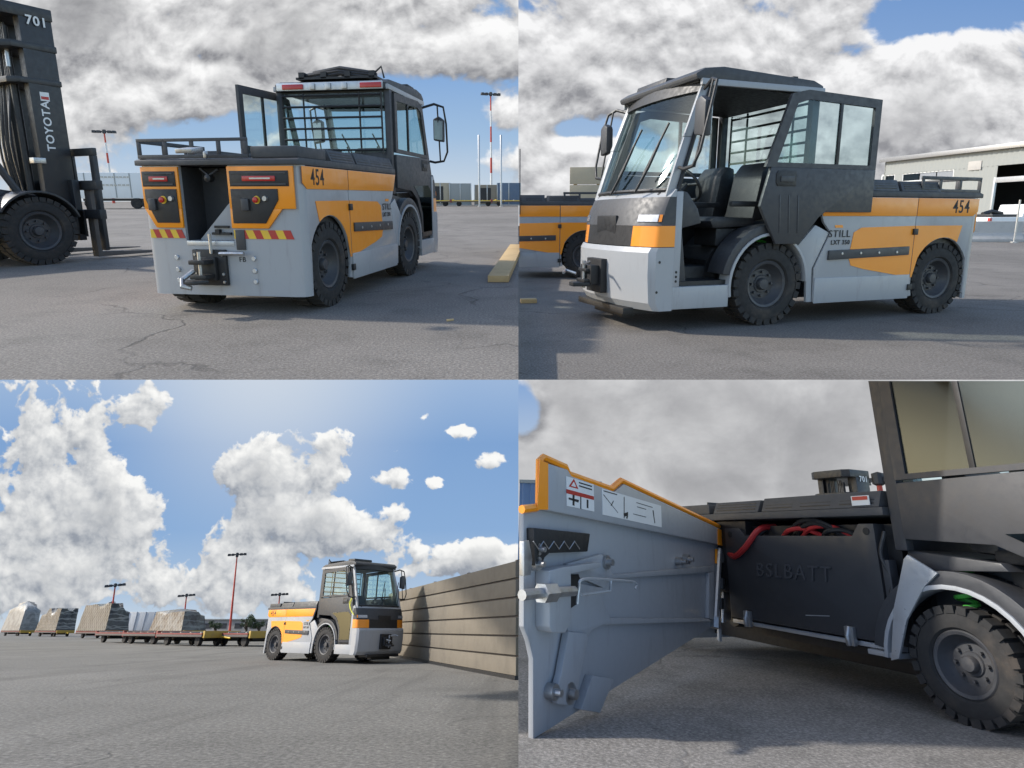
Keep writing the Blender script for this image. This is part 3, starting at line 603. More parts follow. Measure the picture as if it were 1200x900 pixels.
def cab(t):
    # floor, back wall, roof
    MB().box(3.27, 4.05, -0.70, 0.70, 0.40, 0.44).box(2.40, 3.29, -0.44, 0.44, 0.405, 0.60).build('cab_floor', 'black', t)
    MB().prism([(2.38, 0.60), (3.05, 0.60), (3.26, 0.52), (3.2, 0.72), (2.95, 0.92), (2.38, 0.98)], -0.46, 0.46).prism([(2.385, 0.86), (2.98, 0.88), (2.94, 0.925), (2.385, 0.985)], -0.66, 0.66).build('engine_cover', 'dark', t, 0.01)
    MB().box(2.365, 2.395, -0.69, 0.69, 0.98, 1.42).build('back_wall', 'dark', t, 0.004)
    rf = MB().prism([(2.30, 1.985), (2.30, 2.05), (2.42, 2.085), (3.45, 2.125), (3.66, 2.105), (3.76, 2.06), (3.74, 2.02), (3.60, 2.03)], -0.70, 0.70).build('roof', 'deck', t, 0.02)
    MB().prism([(2.36, 1.965), (3.70, 2.012), (3.70, 2.024), (2.36, 1.982)], -0.66, 0.66).build('headlining', 'black', rf)
    for y0 in (0.685, -0.72): MB().box(2.30, 3.70, y0, y0 + 0.035, 1.985, 2.03).build('roof_gutter', 'grey', rf, 0.006)
    MB().prism([(2.62, 2.09), (3.05, 2.105), (3.02, 2.16), (2.68, 2.15)], -0.30, 0.22).build('roof_hatch', 'dark', rf, 0.015)
    MB().prism([(3.30, 2.12), (3.60, 2.115), (3.58, 2.16), (3.32, 2.165)], -0.62, -0.05).build('light_bar', 'black', rf, 0.012)
    # rear lamps, hoses and rack on the roof
    rb = MB().box(2.27, 2.30, -0.66, 0.66, 1.985, 2.055).build('rear_beam', 'silver', rf, 0.004)
    for y in (-0.52, 0.45): MB().box(2.255, 2.272, y - 0.13, y + 0.13, 1.995, 2.040).build('brake_light', 'redlens', rb, 0.003)
    for y in (-0.2, 0.0, 0.2): MB().box(2.25, 2.272, y - 0.03, y + 0.03, 1.99, 2.045).build('bracket', 'steel', rb, 0.003)
    mb = MB()
    mb.box(2.36, 2.62, -0.55, 0.45, 2.095, 2.115)
    for y0, y1, z in ((-0.55, 0.40, 2.15), (-0.45, 0.25, 2.175), (-0.5, 0.3, 2.13)): mb.tube([(2.40, y0, z - 0.03), (2.39, y0 * 0.5 + y1 * 0.5, z + 0.015), (2.42, y1, z - 0.02)], 0.022)
    for y in (-0.5, -0.2, 0.1, 0.38): mb.box(2.36, 2.42, y - 0.035, y + 0.035, 2.10, 2.16)
    mb.tube([(2.45, -0.62, 2.10), (2.42, -0.60, 2.20), (2.40, -0.5, 2.13)], 0.012)
    mb.build('roof_rack', 'black', rf)
    # rear window, posts and guard bars
    MB().box(2.375, 2.383, -0.64, 0.64, 1.42, 1.97).build('rear_window', 'glass', t)
    for s in (1, -1):
        y0, y1 = sorted((s * 0.645, s * 0.715)); MB().box(2.345, 2.43, y0, y1, 0.98, 1.99).build('rear_post', 'dark', t, 0.012)
    g = MB()
    for z in (1.44, 1.54, 1.64, 1.74, 1.84, 1.94): g.tube([(2.31, -0.62, z), (2.31, 0.62, z)], 0.011, 6)
    for y in (-0.62, -0.35, 0.35, 0.62): g.tube([(2.318, y, 1.40), (2.318, y, 1.97)], 0.012, 6)
    g.build('window_guard', 'black', t)
    # windscreen with its posts
    yy = [0.66 * math.sin(R(a)) / math.sin(R(60)) for a in (60, 45, 30, 15, 0, -15, -30, -45, -60)]
    def wrow(x, z, bow, half=0.66): return [(x - bow * (abs(y) / 0.66) ** 2, y * half / 0.66, z) for y in yy]
    MB().loft([wrow(4.12, 1.23, 0.14, 0.67), wrow(3.99, 1.50, 0.13, 0.665), wrow(3.85, 1.77, 0.11, 0.655), wrow(3.72, 2.02, 0.09, 0.64)]).build('windscreen', 'glass', t, 0, 0.004)
    MB().tube(wrow(4.125, 1.235, 0.14, 0.67), 0.018, 6).build('windscreen_seal', 'black', t)
    MB().loft([wrow(3.775, 1.95, 0.09, 0.65), wrow(3.74, 2.05, 0.09, 0.645)]).build('windscreen_header', 'black', t, 0, 0.02)
    for s in (1, -1):
        p0, p1, p2 = Vector((3.97, s * 0.715, 1.18)), Vector((3.80, s * 0.70, 1.62)), Vector((3.60, s * 0.675, 2.04))
        a = MB()
        for u, v in ((p0, p1), (p1, p2)):
            a.add([u + Vector((0.055, 0, 0)), u - Vector((0.04, 0, 0)), v - Vector((0.04, 0, 0)), v + Vector((0.05, 0, 0)), u + Vector((0.04, -s * 0.05, 0)), u - Vector((0.04, s * 0.05, 0)), v - Vector((0.04, s * 0.05, 0)), v + Vector((0.04, -s * 0.05, 0))],
                  [(0, 1, 2, 3), (4, 7, 6, 5), (0, 4, 5, 1), (3, 2, 6, 7), (0, 3, 7, 4), (1, 5, 6, 2)])
        a.build('windscreen_post', 'grey', t, 0.008)
        MB().tube([p0 + Vector((-0.05, s * 0.005, 0)), p1 + Vector((-0.05, s * 0.005, 0)), p2 + Vector((-0.05, s * 0.005, 0))], 0.02, 6).build('door_seal', 'black', t)
        # mirror on its loop
        lp = [(3.66, s * 0.70, 1.96), (3.70, s * 0.86, 2.00), (3.74, s * 0.98, 1.97), (3.80, s * 1.0, 1.80), (3.88, s * 0.99, 1.50), (3.90, s * 0.93, 1.40), (3.90, s * 0.80, 1.385), (3.90, s * 0.72, 1.40)]
        mr = MB().tube(lp, 0.014).build('mirror_loop', 'black', t)
        MB().tube([(3.72, s * 0.90, 1.99), (3.86, s * 0.89, 1.395)], 0.011).build('mirror_bar', 'black', mr)
        MB().prism([(s * 0.82, 1.62), (s * 0.97, 1.60), (s * 0.975, 1.84), (s * 0.90, 1.88), (s * 0.82, 1.85)], 3.76, 3.84, 'x').build('mirror_housing', 'dark', mr, 0.02)
        MB().prism([(s * 0.835, 1.635), (s * 0.955, 1.62), (s * 0.96, 1.825), (s * 0.84, 1.835)], 3.752, 3.7585, 'x').build('mirror_glass', 'clearlens', mr)
    for y in (0.42, -0.05):
        wp = MB().tube([(4.17, y, 1.22), (4.10, y + 0.12, 1.42), (4.03, y + 0.16, 1.58)], 0.012, 6)
        wp.tube([(4.10, y + 0.02, 1.36), (3.96, y + 0.2, 1.72)], 0.010, 6); wp.build('wiper', 'black', t)
    # interior
    MB().prism([(3.55, 0.95), (3.98, 0.86), (4.04, 1.20), (3.92, 1.27), (3.72, 1.22), (3.60, 1.08)], -0.62, 0.62).build('dashboard', 'dark', t, 0.02)
    MB().prism([(3.72, 0.42), (3.98, 0.42), (3.98, 0.90), (3.80, 0.95)], -0.60, 0.66).build('footwell_panel', 'dark', t, 0.02)
    sw = [(3.52 + 0.165 * math.cos(a) * 0.55, 0.30 + 0.19 * math.sin(a), 1.30 + 0.165 * math.cos(a) * 0.83) for a in [2 * math.pi * i / 24 for i in range(24)]]
    st = MB().tube(sw, 0.016, 8, closed=True).build('steering_wheel', 'black', t)
    MB().tube([(3.52, 0.30, 1.30), (3.72, 0.30, 1.12)], 0.03).tube([(3.52, 0.11, 1.30), (3.52, 0.49, 1.30)], 0.014).build('steering_column', 'black', st)
    for y in (0.30, -0.34):
        se = MB().prism([(2.86, 0.92), (3.36, 0.90), (3.40, 0.97), (3.34, 1.01), (2.86, 1.00)], y - 0.24, y + 0.24).build('seat', 'seat', t, 0.03)
        MB().prism([(2.72, 0.98), (2.90, 0.96), (2.80, 1.42), (2.72, 1.52), (2.62, 1.50), (2.62, 1.30)], y - 0.22, y + 0.22).build('backrest', 'seat', se, 0.04)
        MB().box(2.90, 3.28, y - 0.18, y + 0.18, 0.74, 0.90).build('seat_base', 'black', se, 0.01)
        MB().box(2.85, 3.20, y + 0.24, y + 0.30, 1.10, 1.15).build('armrest', 'seat', se, 0.015)
def door(t, s, xs=0.0, yo=0.0, name='door', low=True):
    """Cab side door; xs slides it back along its rail, yo stands it off the body."""
    d = lambda a: (a + yo)
    X = lambda pts: [(x + xs, z) for x, z in pts]
    lower = X([(2.44, 1.05), (2.44, 1.40), (3.80, 1.42), (3.90, 1.16), (3.90, 0.44), (3.40, 0.44), (3.36, 0.70), (3.20, 0.92), (2.98, 1.02)]) if low else X([(2.44, 1.05), (2.44, 1.42), (3.74, 1.42), (3.84, 1.10), (3.62, 0.76), (3.34, 0.76), (3.12, 1.00), (3.04, 1.05)])
    lp = plate(name, 'dark', t, lower, s, d(0.705), d(0.742), 0.008)
    wf = X([(2.44, 1.42), (2.44, 1.965), (3.36, 1.995), (3.55, 1.96), (3.80, 1.42)])
    inn = X([(2.52, 1.455), (2.52, 1.90), (3.34, 1.925), (3.48, 1.89), (3.67, 1.455)])
    n = len(wf); mb = MB()
    for i in range(n):
        j = (i + 1) % n
        mb.prism([wf[i], wf[j], inn[j], inn[i]], *sorted((s * d(0.705), s * d(0.738))))
    fr = mb.build('window_frame', 'dark', lp)
    plate('window_pane', 'glass', fr, X([(2.50, 1.44), (2.50, 1.92), (2.93, 1.935), (2.93, 1.44)]), s, d(0.716), d(0.722))
    plate('window_pane', 'glass', fr, X([(2.95, 1.44), (2.95, 1.935), (3.36, 1.945), (3.49, 1.90), (3.69, 1.44)]), s, d(0.722), d(0.728))
    plate('window_bar', 'black', fr, X([(2.925, 1.45), (2.925, 1.93), (2.96, 1.93), (2.96, 1.45)]), s, d(0.712), d(0.736), 0.003)
    hd = plate('door_handle', 'black', lp, X([(3.44, 1.28), (3.66, 1.28), (3.68, 1.31), (3.68, 1.37), (3.66, 1.395), (3.44, 1.395)]), s, d(0.742), d(0.750), 0.006)
    plate('grip', 'dark', hd, X([(3.47, 1.31), (3.63, 1.31), (3.63, 1.355), (3.47, 1.355)]), s, d(0.750), d(0.760), 0.006)
    if not low:
        for k in range(3): plate('pressed_rib', 'dark', lp, X([(3.36 + k * 0.11, 0.86), (3.375 + k * 0.11, 0.86), (3.405 + k * 0.11, 1.20), (3.39 + k * 0.11, 1.20)]), s, d(0.742), d(0.747), 0.002)
    if low:
        plate('lower_window', 'darkglass', lp, X([(3.44, 0.50), (3.84, 0.50), (3.84, 1.02), (3.70, 1.10), (3.05, 1.08), (3.26, 0.97), (3.42, 0.74)]), s, d(0.743), d(0.747))
    return lp
def build_tractor(name, label, group, open_panel=False):
    t = thing(name, label, 'tow tractor', group)
    rear_body(t)
    side_body(t, 1, True); side_body(t, -1, not open_panel)
    front_body(t); cab(t)
    for s in (1, -1):
        wheel(t, RW_X, s * 0.605, RW_R, 0.25, s); wheel(t, FW_X, s * 0.61, FW_R, 0.25, s)
    door(t, -1)
    return t
GT = 'orange and grey airport tow tractors'
tr0 = build_tractor('tow_tractor', 'orange and grey tow tractor with tail lamps and hazard stripes, beside the black forklift', GT)
def squash(o, d):
    for ch in o.children:
        if ch.name.startswith('wheel') and not ch.name.startswith('wheel_'): ch.location = d @ ch.location; continue
        if ch.data.users == 1: ch.data.transform(d)
        squash(ch, d)
ld = door(tr0, 1, -0.80, 0.055, 'sliding_door', low=False)
ld['label'] = 'cab door slid back along the battery panel'
CABPARTS = ('roof', 'rear_window', 'rear_post', 'window_guard', 'windscreen', 'windscreen_seal', 'windscreen_header', 'windscreen_post', 'door_seal', 'mirror_loop', 'door', 'sliding_door', 'back_wall', 'wiper')
def heighten(o):
    for q in [o] + list(o.children_recursive):
        if q.data.users > 1 and q.get('high'): continue
        q['high'] = 1
        for v in q.data.vertices:
            if v.co.z > 1.28: v.co.z = 1.28 + (v.co.z - 1.28) * 1.17
for ch in tr0.children:
    if ch.name.split('.')[0] in CABPARTS: heighten(ch)
for q in tr0.children_recursive:
    if 'high' in q: del q['high']
squash(tr0, Matrix.Diagonal((0.945, 0.94, 1, 1)))
lld = copy_tree(tr0)
for ch in list(lld.children):
    if ch.name.startswith('sliding_door'):
        for g in list(ch.children_recursive): bpy.data.objects.remove(g)
        bpy.data.objects.remove(ch)
tr1 = copy_tree(tr0)
tr1['label'] = 'orange and grey tow tractor with seats behind its slid-open door, before the corrugated warehouse'
lld['label'] = 'small-looking orange and grey tow tractor pulling dollies past the beige board fence'
tr2 = copy_tree(tr0, None, 1.565)
tr2['label'] = 'rear half of an orange tow tractor showing behind the open-doored tractor, before a timber panel'
def put(o, P, X, Y, psi):
    """psi: heading in the ground plane, measured from straight ahead towards the right."""
    o.matrix_world = P.mat((X, Y, P.gz), R(90) - psi)
put(tr0, TL, -2.36, 5.08, 0.158)
put(tr1, TR, 4.684, 7.253, -1.905)
put(lld, LL, -6.155, 18.82, 2.259)
p = TR.ground(712, 322); put(tr2, TR, p.x, p.y, R(-90) + 0.02)
dl = door(lld, 1); heighten(dl)
for q in [dl] + list(dl.children_recursive): del q['high']
for q in [dl] + list(dl.children_recursive): q.data.transform(Matrix.Diagonal((0.945, 0.94, 1, 1)))
MB().tube([(3.86, -0.78, 1.42), (3.78, -0.80, 1.30), (3.84, -0.80, 1.16), (3.98, -0.79, 1.04)], 0.012).tube([(3.86, -0.79, 1.40), (3.83, -0.81, 1.24), (3.90, -0.80, 1.10), (4.0, -0.79, 1.03)], 0.012).build('hanging_cable', 'strap', lld).data.transform(Matrix.Diagonal((0.945, 0.94, 1, 1)))
# ------------------------------------------------------------------ lower right: the tractor with its battery panel swung open
FW_X, FW_R = 2.66, 0.315
op = build_tractor('tow_tractor', 'tow tractor with its battery panel swung open, black battery box and red cables showing', GT, True)
PL = lambda px, py, y: LR.plane(px, py, (0, y, 0), Vector((0, 1, 0)))       # a pixel on the upright plane y of the tractor
def flat_y(name, mat, par, pix, y, th, bev=0.003):
    q = [PL(a, b, y) for a, b in pix]; return MB().prism([(p.x, p.z) for p in q], y, y + th).build(name, mat, par, bev)
bx = MB().prism([(0.73, 0.41), (2.22, 0.41), (2.22, 1.15), (2.10, 1.15), (2.04, 1.07), (0.98, 1.07), (0.92, 1.13), (0.73, 1.13)], -0.725, -0.60).box(0.74, 2.21, -0.60, 0.1, 0.42, 1.06).build('battery_box', 'black', op, 0.006)
M['batt'] = plain('matt_black_battery', (0.036, 0.036, 0.039), 0.45, 0, 0.3, 2.0, (0.06, 0.057, 0.052)); bx.data.materials[0] = M['batt']
M['emboss'] = plain('embossed_black', (0.06, 0.06, 0.064), 0.35, 0, 0.1)
text('embossed_name', 'BSLBATT', 'emboss', bx, 0.15, frame((1, 0, 0), (0, 0, 1), (1.45, -0.727, 0.80)), 0.008, 1.1, 0.0, 0.1, 1.2)
for x, z in ((2.16, 1.10), (0.80, 1.08)): MB().lathe([(0, -0.004), (0.025, -0.004), (0.025, 0.0)], 12, 'y', (x, -0.725, z)).build('lifting_eye', 'ink', bx)
flat_y('scratch', 'silver', bx, [(944, 720.5), (972, 721.5), (972, 722.3), (944, 721.5)], -0.728, 0.002, 0)
for x in (0.92, 1.90):
    MB().box(x, x + 0.07, -0.76, -0.726, 0.36, 0.48).tube([(x + 0.035, -0.75, 0.48), (x + 0.03, -0.77, 0.42), (x + 0.03, -0.76, 0.36)], 0.018).build('box_clamp', 'steel', bx, 0.006)
MB().box(0.72, 2.25, -0.70, -0.55, 0.365, 0.395).box(2.05, 2.27, -0.74, -0.6, 0.33, 0.36).build('battery_sill', 'silver', op, 0.004)
def catmull(pts, n=7):
    P_ = [Vector(p) for p in pts]; P_ = [P_[0] * 2 - P_[1]] + P_ + [P_[-1] * 2 - P_[-2]]; o = []
    for i in range(1, len(P_) - 2):
        a, b, c, d = P_[i - 1:i + 3]
        for k in range(n):
            u = k / n; o.append(0.5 * (2 * b + (c - a) * u + (2 * a - 5 * b + 4 * c - d) * u * u + (3 * b - a - 3 * c + d) * u ** 3))
    return o + [P_[-2]]
MB().tube(catmull([(0.74, -0.70, 0.92), (0.86, -0.74, 0.90), (1.02, -0.76, 0.98), (1.13, -0.70, 1.12), (1.16, -0.55, 1.15)]), 0.024).build('battery_cable', 'cable_red', op)
MB().tube(catmull([(0.72, -0.68, 0.97), (0.86, -0.70, 0.94), (1.0, -0.72, 1.0), (1.14, -0.62, 1.13)]), 0.018).build('battery_cable', 'hose', op)
for k, (x0, x1, z, m) in enumerate(((1.35, 1.95, 1.155, 'hose'), (1.45, 1.92, 1.13, 'hose'), (1.3, 1.75, 1.10, 'cable_red'), (1.5, 2.0, 1.115, 'cable_red'), (1.7, 2.05, 1.09, 'hose'))):
    MB().tube(catmull([(x0, -0.63, 1.05), ((x0 * 2 + x1) / 3, -0.70, z + 0.01), ((x0 + 2 * x1) / 3, -0.71 + 0.01 * k, z + 0.02), (x1, -0.64, 1.06)]), 0.018).build('battery_cable', m, op)
flat_y('grey_bracket', 'silver', op, [(1063, 650), (1098, 672), (1083, 687), (1062, 727), (1053, 772), (1044, 774), (1047, 713), (1059, 655)], -0.765, 0.02)
MB().tube(catmull([(2.28, -0.70, 1.10), (2.25, -0.73, 0.95), (2.29, -0.72, 0.80), (2.26, -0.73, 0.62), (2.28, -0.70, 0.45)]), 0.014).build('wiring_loom', 'hose', op)
MB().box(2.245, 2.30, -0.735, -0.66, 0.62, 0.92).build('junction_box', 'dark', op, 0.008)
MB().box(2.10, 2.24, -0.752, -0.746, 1.27, 1.335).build('warning_label', 'whiteprint', op); MB().box(2.11, 2.23, -0.7545, -0.7525, 1.305, 1.33).build('warning_label_red', 'red', op)
# the swung panel: hinge at x1, inner face towards us
H0 = Vector((0.647, -0.78, 0)); PHI = 1.01
DX = Vector((math.cos(PHI), -math.sin(PHI), 0)); DN = Vector((math.sin(PHI), math.cos(PHI), 0))
if (LR.eye - H0).dot(DN) < 0: DN = -DN                     # DN points at the viewer
DM = Matrix((DX, Vector((0, 0, 1)), DN)).transposed().to_4x4(); DM.translation = H0
def PP(px, py, d=0.0):
    q = LR.plane(px, py, H0 + DN * d, DN) - H0; return (q.dot(DX), q.z)
def crop7(pts): return [(606 + a / 2.646, 530 + b / 2.646) for a, b in pts]
def panel_part(name, mat, par, pts, d0, d1, bev=0.004, raw=False):
    q = [PP(a, b, (d0 + d1) / 2) for a, b in (pts if raw else crop7(pts))]
    return MB().prism(q, d0, d1, 'z', DM).build(name, mat, par, bev)
pn = panel_part('open_panel', 'grey', op, [(13, 172), (80, 178), (650, 290), (640, 330), (600, 540), (42, 888), (42, 640), (30, 585), (13, 540)], -0.03, 0.0)
pn['label'] = 'battery panel swung open, grey inside with an orange edge'
fl = panel_part('flange', 'grey', pn, [(72, 30), (148, 54), (160, 74), (292, 122), (322, 98), (650, 250), (650, 292), (80, 180)], 0.0, 0.05, 0.012)
# orange rim along the top of the panel
rim = crop7([(14, 177), (58, 172), (68, 160), (70, 24), (80, 16), (148, 46), (158, 68), (290, 114), (320, 88), (650, 242)])
rr = [DM @ Vector((*PP(a, b, 0.03), 0.03)) for a, b in rim]
MB().tube(rr, 0.022, 8).build('orange_rim', 'orange', pn)
panel_part('orange_edge', 'orange', pn, [(70, 24), (96, 34), (96, 178), (62, 178)], 0.051, 0.054, 0.0)
panel_part('orange_edge', 'orange', pn, [(622, 236), (652, 250), (652, 293), (622, 287)], 0.051, 0.054, 0.0)
panel_part('orange_edge', 'orange', pn, [(616, 300), (638, 306), (634, 345), (616, 345)], 0.004, 0.02, 0.002)
# label plates
s1 = panel_part('warning_label', 'whiteprint', pn, [(152, 74), (237, 100), (239, 184), (154, 166)], 0.0505, 0.053, 0)
panel_part('label_band', 'red', s1, [(153, 114), (238, 137), (238, 148), (153, 127)], 0.0532, 0.0545, 0)
panel_part('pictogram', 'redlens', s1, [(160, 106), (176, 82), (190, 114)], 0.0532, 0.0542, 0)
panel_part('pictogram', 'whiteprint', s1, [(168, 104), (176, 91), (183, 108)], 0.0544, 0.0552, 0)
for q in ([(192, 92), (232, 104), (232, 108), (192, 96)], [(192, 102), (232, 114), (232, 118), (192, 106)], [(160, 140), (192, 148), (190, 156), (160, 146)], [(172, 132), (178, 133), (178, 166), (172, 164)], [(216, 146), (221, 148), (221, 174), (216, 172)], [(196, 134), (199, 135), (199, 176), (196, 175)]):
    panel_part('pictogram', 'ink', s1, q, 0.0532, 0.0542, 0)
s2 = panel_part('instruction_label', 'whiteprint', pn, [(263, 112), (446, 166), (448, 233), (265, 193)], 0.0505, 0.053, 0)
for q in ([(268, 118), (310, 130), (310, 133), (268, 121)], [(290, 165), (298, 150), (300, 151), (293, 166)], [(330, 190), (344, 185), (344, 196), (332, 200)], [(340, 196), (344, 197), (342, 206), (338, 205)], [(268, 130), (312, 186), (313, 189), (268, 133)],
          [(370, 155), (420, 170), (420, 172), (370, 157)], [(372, 168), (400, 176), (400, 178), (372, 170)], [(420, 180), (426, 220), (428, 220), (423, 180)], [(331, 138), (333, 138), (333, 205), (331, 205)], [(360, 190), (400, 200), (400, 202), (360, 192)]):
    panel_part('diagram', 'ink', s2, q, 0.0532, 0.0542, 0)
# foam block, stiffening frame, latch
fb = panel_part('foam_block', 'ink', pn, [(40, 234), (216, 252), (208, 308), (90, 312), (74, 326), (66, 350), (44, 352)], 0.0, 0.05, 0.008)
zz = [DM @ Vector((*PP(*crop7([(50 + 16 * i, (300 if i % 2 else 276))])[0], 0.052), 0.052)) for i in range(10)]
MB().tube(zz, 0.0035, 5).build('lacing', 'steel', fb)
panel_part('stiffener', 'grey', pn, [(150, 345), (255, 316), (272, 330), (290, 380), (605, 352), (606, 368), (590, 372), (285, 392), (262, 420), (150, 372)], 0.0, 0.03)
panel_part('stiffener', 'grey', pn, [(590, 373), (606, 369), (604, 520), (588, 514)], 0.0, 0.03)
panel_part('stiffener', 'grey', pn, [(258, 420), (262, 470), (282, 514), (588, 515), (600, 524), (260, 534), (225, 550), (200, 590), (150, 560), (150, 400)], 0.0, 0.03)
panel_part('latch_arm', 'grey', pn, [(150, 555), (205, 560), (212, 575), (184, 700), (178, 750), (150, 782), (118, 780), (108, 752), (126, 690)], 0.01, 0.05, 0.006)
panel_part('latch_bracket', 'grey', pn, [(78, 365), (120, 355), (240, 340), (240, 356), (146, 376), (146, 520), (128, 558), (86, 556), (78, 540)], 0.0, 0.09, 0.008)
panel_part('latch_recess_dark', 'ink', pn, [(150, 380), (190, 378), (196, 398), (186, 470), (150, 494)], 0.031, 0.034, 0)  # flat black plate painting the dark of a recess, no hollow cut
def pp3(a, b, d): return DM @ Vector((*PP(*crop7([(a, b)])[0], d), d))
MB().tube([pp3(15, 443, 0.10), pp3(60, 438, 0.10), pp3(110, 434, 0.10), pp3(176, 430, 0.10)], 0.026, 10).build('latch_rod', 'steel', pn)
MB().tube([pp3(74, 437, 0.10), pp3(112, 434, 0.10)], 0.05, 6).build('rod_nut', 'steel', pn)
MB().tube(catmull([pp3(186, 470, 0.10), pp3(192, 420, 0.11), pp3(204, 394, 0.12), pp3(288, 396, 0.12), pp3(366, 404, 0.12), pp3(366, 424, 0.12)], 4), 0.008, 6).tube([pp3(290, 396, 0.12), pp3(288, 430, 0.12), pp3(200, 442, 0.12)], 0.008, 6).build('wire_handle', 'silver', pn)
for (a, b, r_) in ((260, 340, 0.042), (515, 332, 0.036), (492, 338, 0.03), (142, 744, 0.055), (95, 740, 0.04), (46, 300, 0.03), (44, 345, 0.035)):
    c = pp3(a, b, 0.0); Mx = DM.copy(); Mx.translation = c
    mb = MB().lathe([(0, 0.085), (r_ * 0.45, 0.085), (r_ * 0.5, 0.05), (r_, 0.05), (r_, 0.0)], 12, 'z'); mb.v = [tuple(Mx @ Vector(p)) for p in mb.v]
    mb.build('panel_bolt', 'steel', pn)
panel_part('catch_plate', 'steel', pn, [(14, 276), (30, 272), (40, 330), (36, 380), (14, 384)], 0.02, 0.05, 0.004)
panel_part('stop_tab', 'grey', pn, [(222, 690), (290, 702), (246, 806), (186, 796)], 0.0, 0.05, 0.006)
# hinge column between panel and battery
MB().tube([pp3(626, 300, 0.02), pp3(612, 545, 0.02)], 0.03, 10).build('hinge_pin', 'steel', pn)
for a, b in ((630, 330), (626, 410), (622, 470), (612, 530)): MB().tube([pp3(a, b - 18, 0.02), pp3(a, b + 14, 0.02)], 0.05, 8).build('hinge_knuckle', 'black' if b < 500 else 'steel', pn)
panel_part('hinge_leaf', 'silver', pn, [(640, 345), (662, 350), (660, 520), (636, 528)], -0.02, 0.0, 0.003)
op.matrix_world = LR.M
for ch in list(op.children):
    nm = ch.name.split('.')[0]
    if ch.type != 'MESH' or not len(ch.data.vertices): continue
    right = sum(v.co.y for v in ch.data.vertices) / len(ch.data.vertices) + ch.location.y < -0.3
    if nm == 'fender_wing' and right: bpy.data.objects.remove(ch)
    elif nm == 'quarter_panel' and right:
        for q in [ch] + list(ch.children_recursive): q.data.transform(Matrix.Diagonal((0.62, 1, 1, 1)))
    elif nm == 'wheel':
        ch.location.z += 0.05
        if right and ch.location.x < 1: ch.location.x = -0.45
    elif nm == 'door' and right:
        for q in ch.children_recursive:
            if q.name.startswith('window_pane'): q.data.materials[0] = M['panelite']
dl = door(op, 1)
for ch in list(op.children):
    nm = ch.name.split('.')[0]
    if nm in ('roof', 'mirror_loop', 'window_guard', 'windscreen_header', 'windscreen', 'windscreen_seal', 'windscreen_post', 'door_seal', 'wiper'):
        for q in list(ch.children_recursive): bpy.data.objects.remove(q)
        bpy.data.objects.remove(ch)
    elif nm in ('door', 'rear_post', 'rear_window'):
        for q in [ch] + list(ch.children_recursive):
            for v in q.data.vertices:
                if v.co.z > 1.5: v.co.z = 1.5 + (v.co.z - 1.5) * 1.7
# whatever of this tractor would stand above the edge of the upper tarmac is left off
nrm = (LR.M.to_3x3().transposed() @ (camM.to_3x3() @ Vector((0, (446.5 - PY) / FPX, 1.0)).normalized()))
for ch in list(op.children_recursive):
    if ch.type != 'MESH': continue
    off = ch.location if ch.parent == op else ch.parent.location
    base = Vector((0, 0, 0))
    q = ch
    while q is not None and q is not op: base = base + q.location; q = q.parent
    me = ch.data; bm = bmesh.new(); bm.from_mesh(me)
    co = LR.eye - base
    bmesh.ops.bisect_plane(bm, geom=bm.verts[:] + bm.edges[:] + bm.faces[:], plane_co=co, plane_no=nrm, clear_outer=True)
    bm.to_mesh(me); bm.free()
for ch in list(op.children_recursive):
    if ch.type == 'MESH' and len(ch.data.polygons) == 0 and not ch.children: bpy.data.objects.remove(ch)
for ch in list(op.children_recursive):
    if ch.type == 'MESH' and len(ch.data.polygons) == 0: bpy.data.objects.remove(ch)
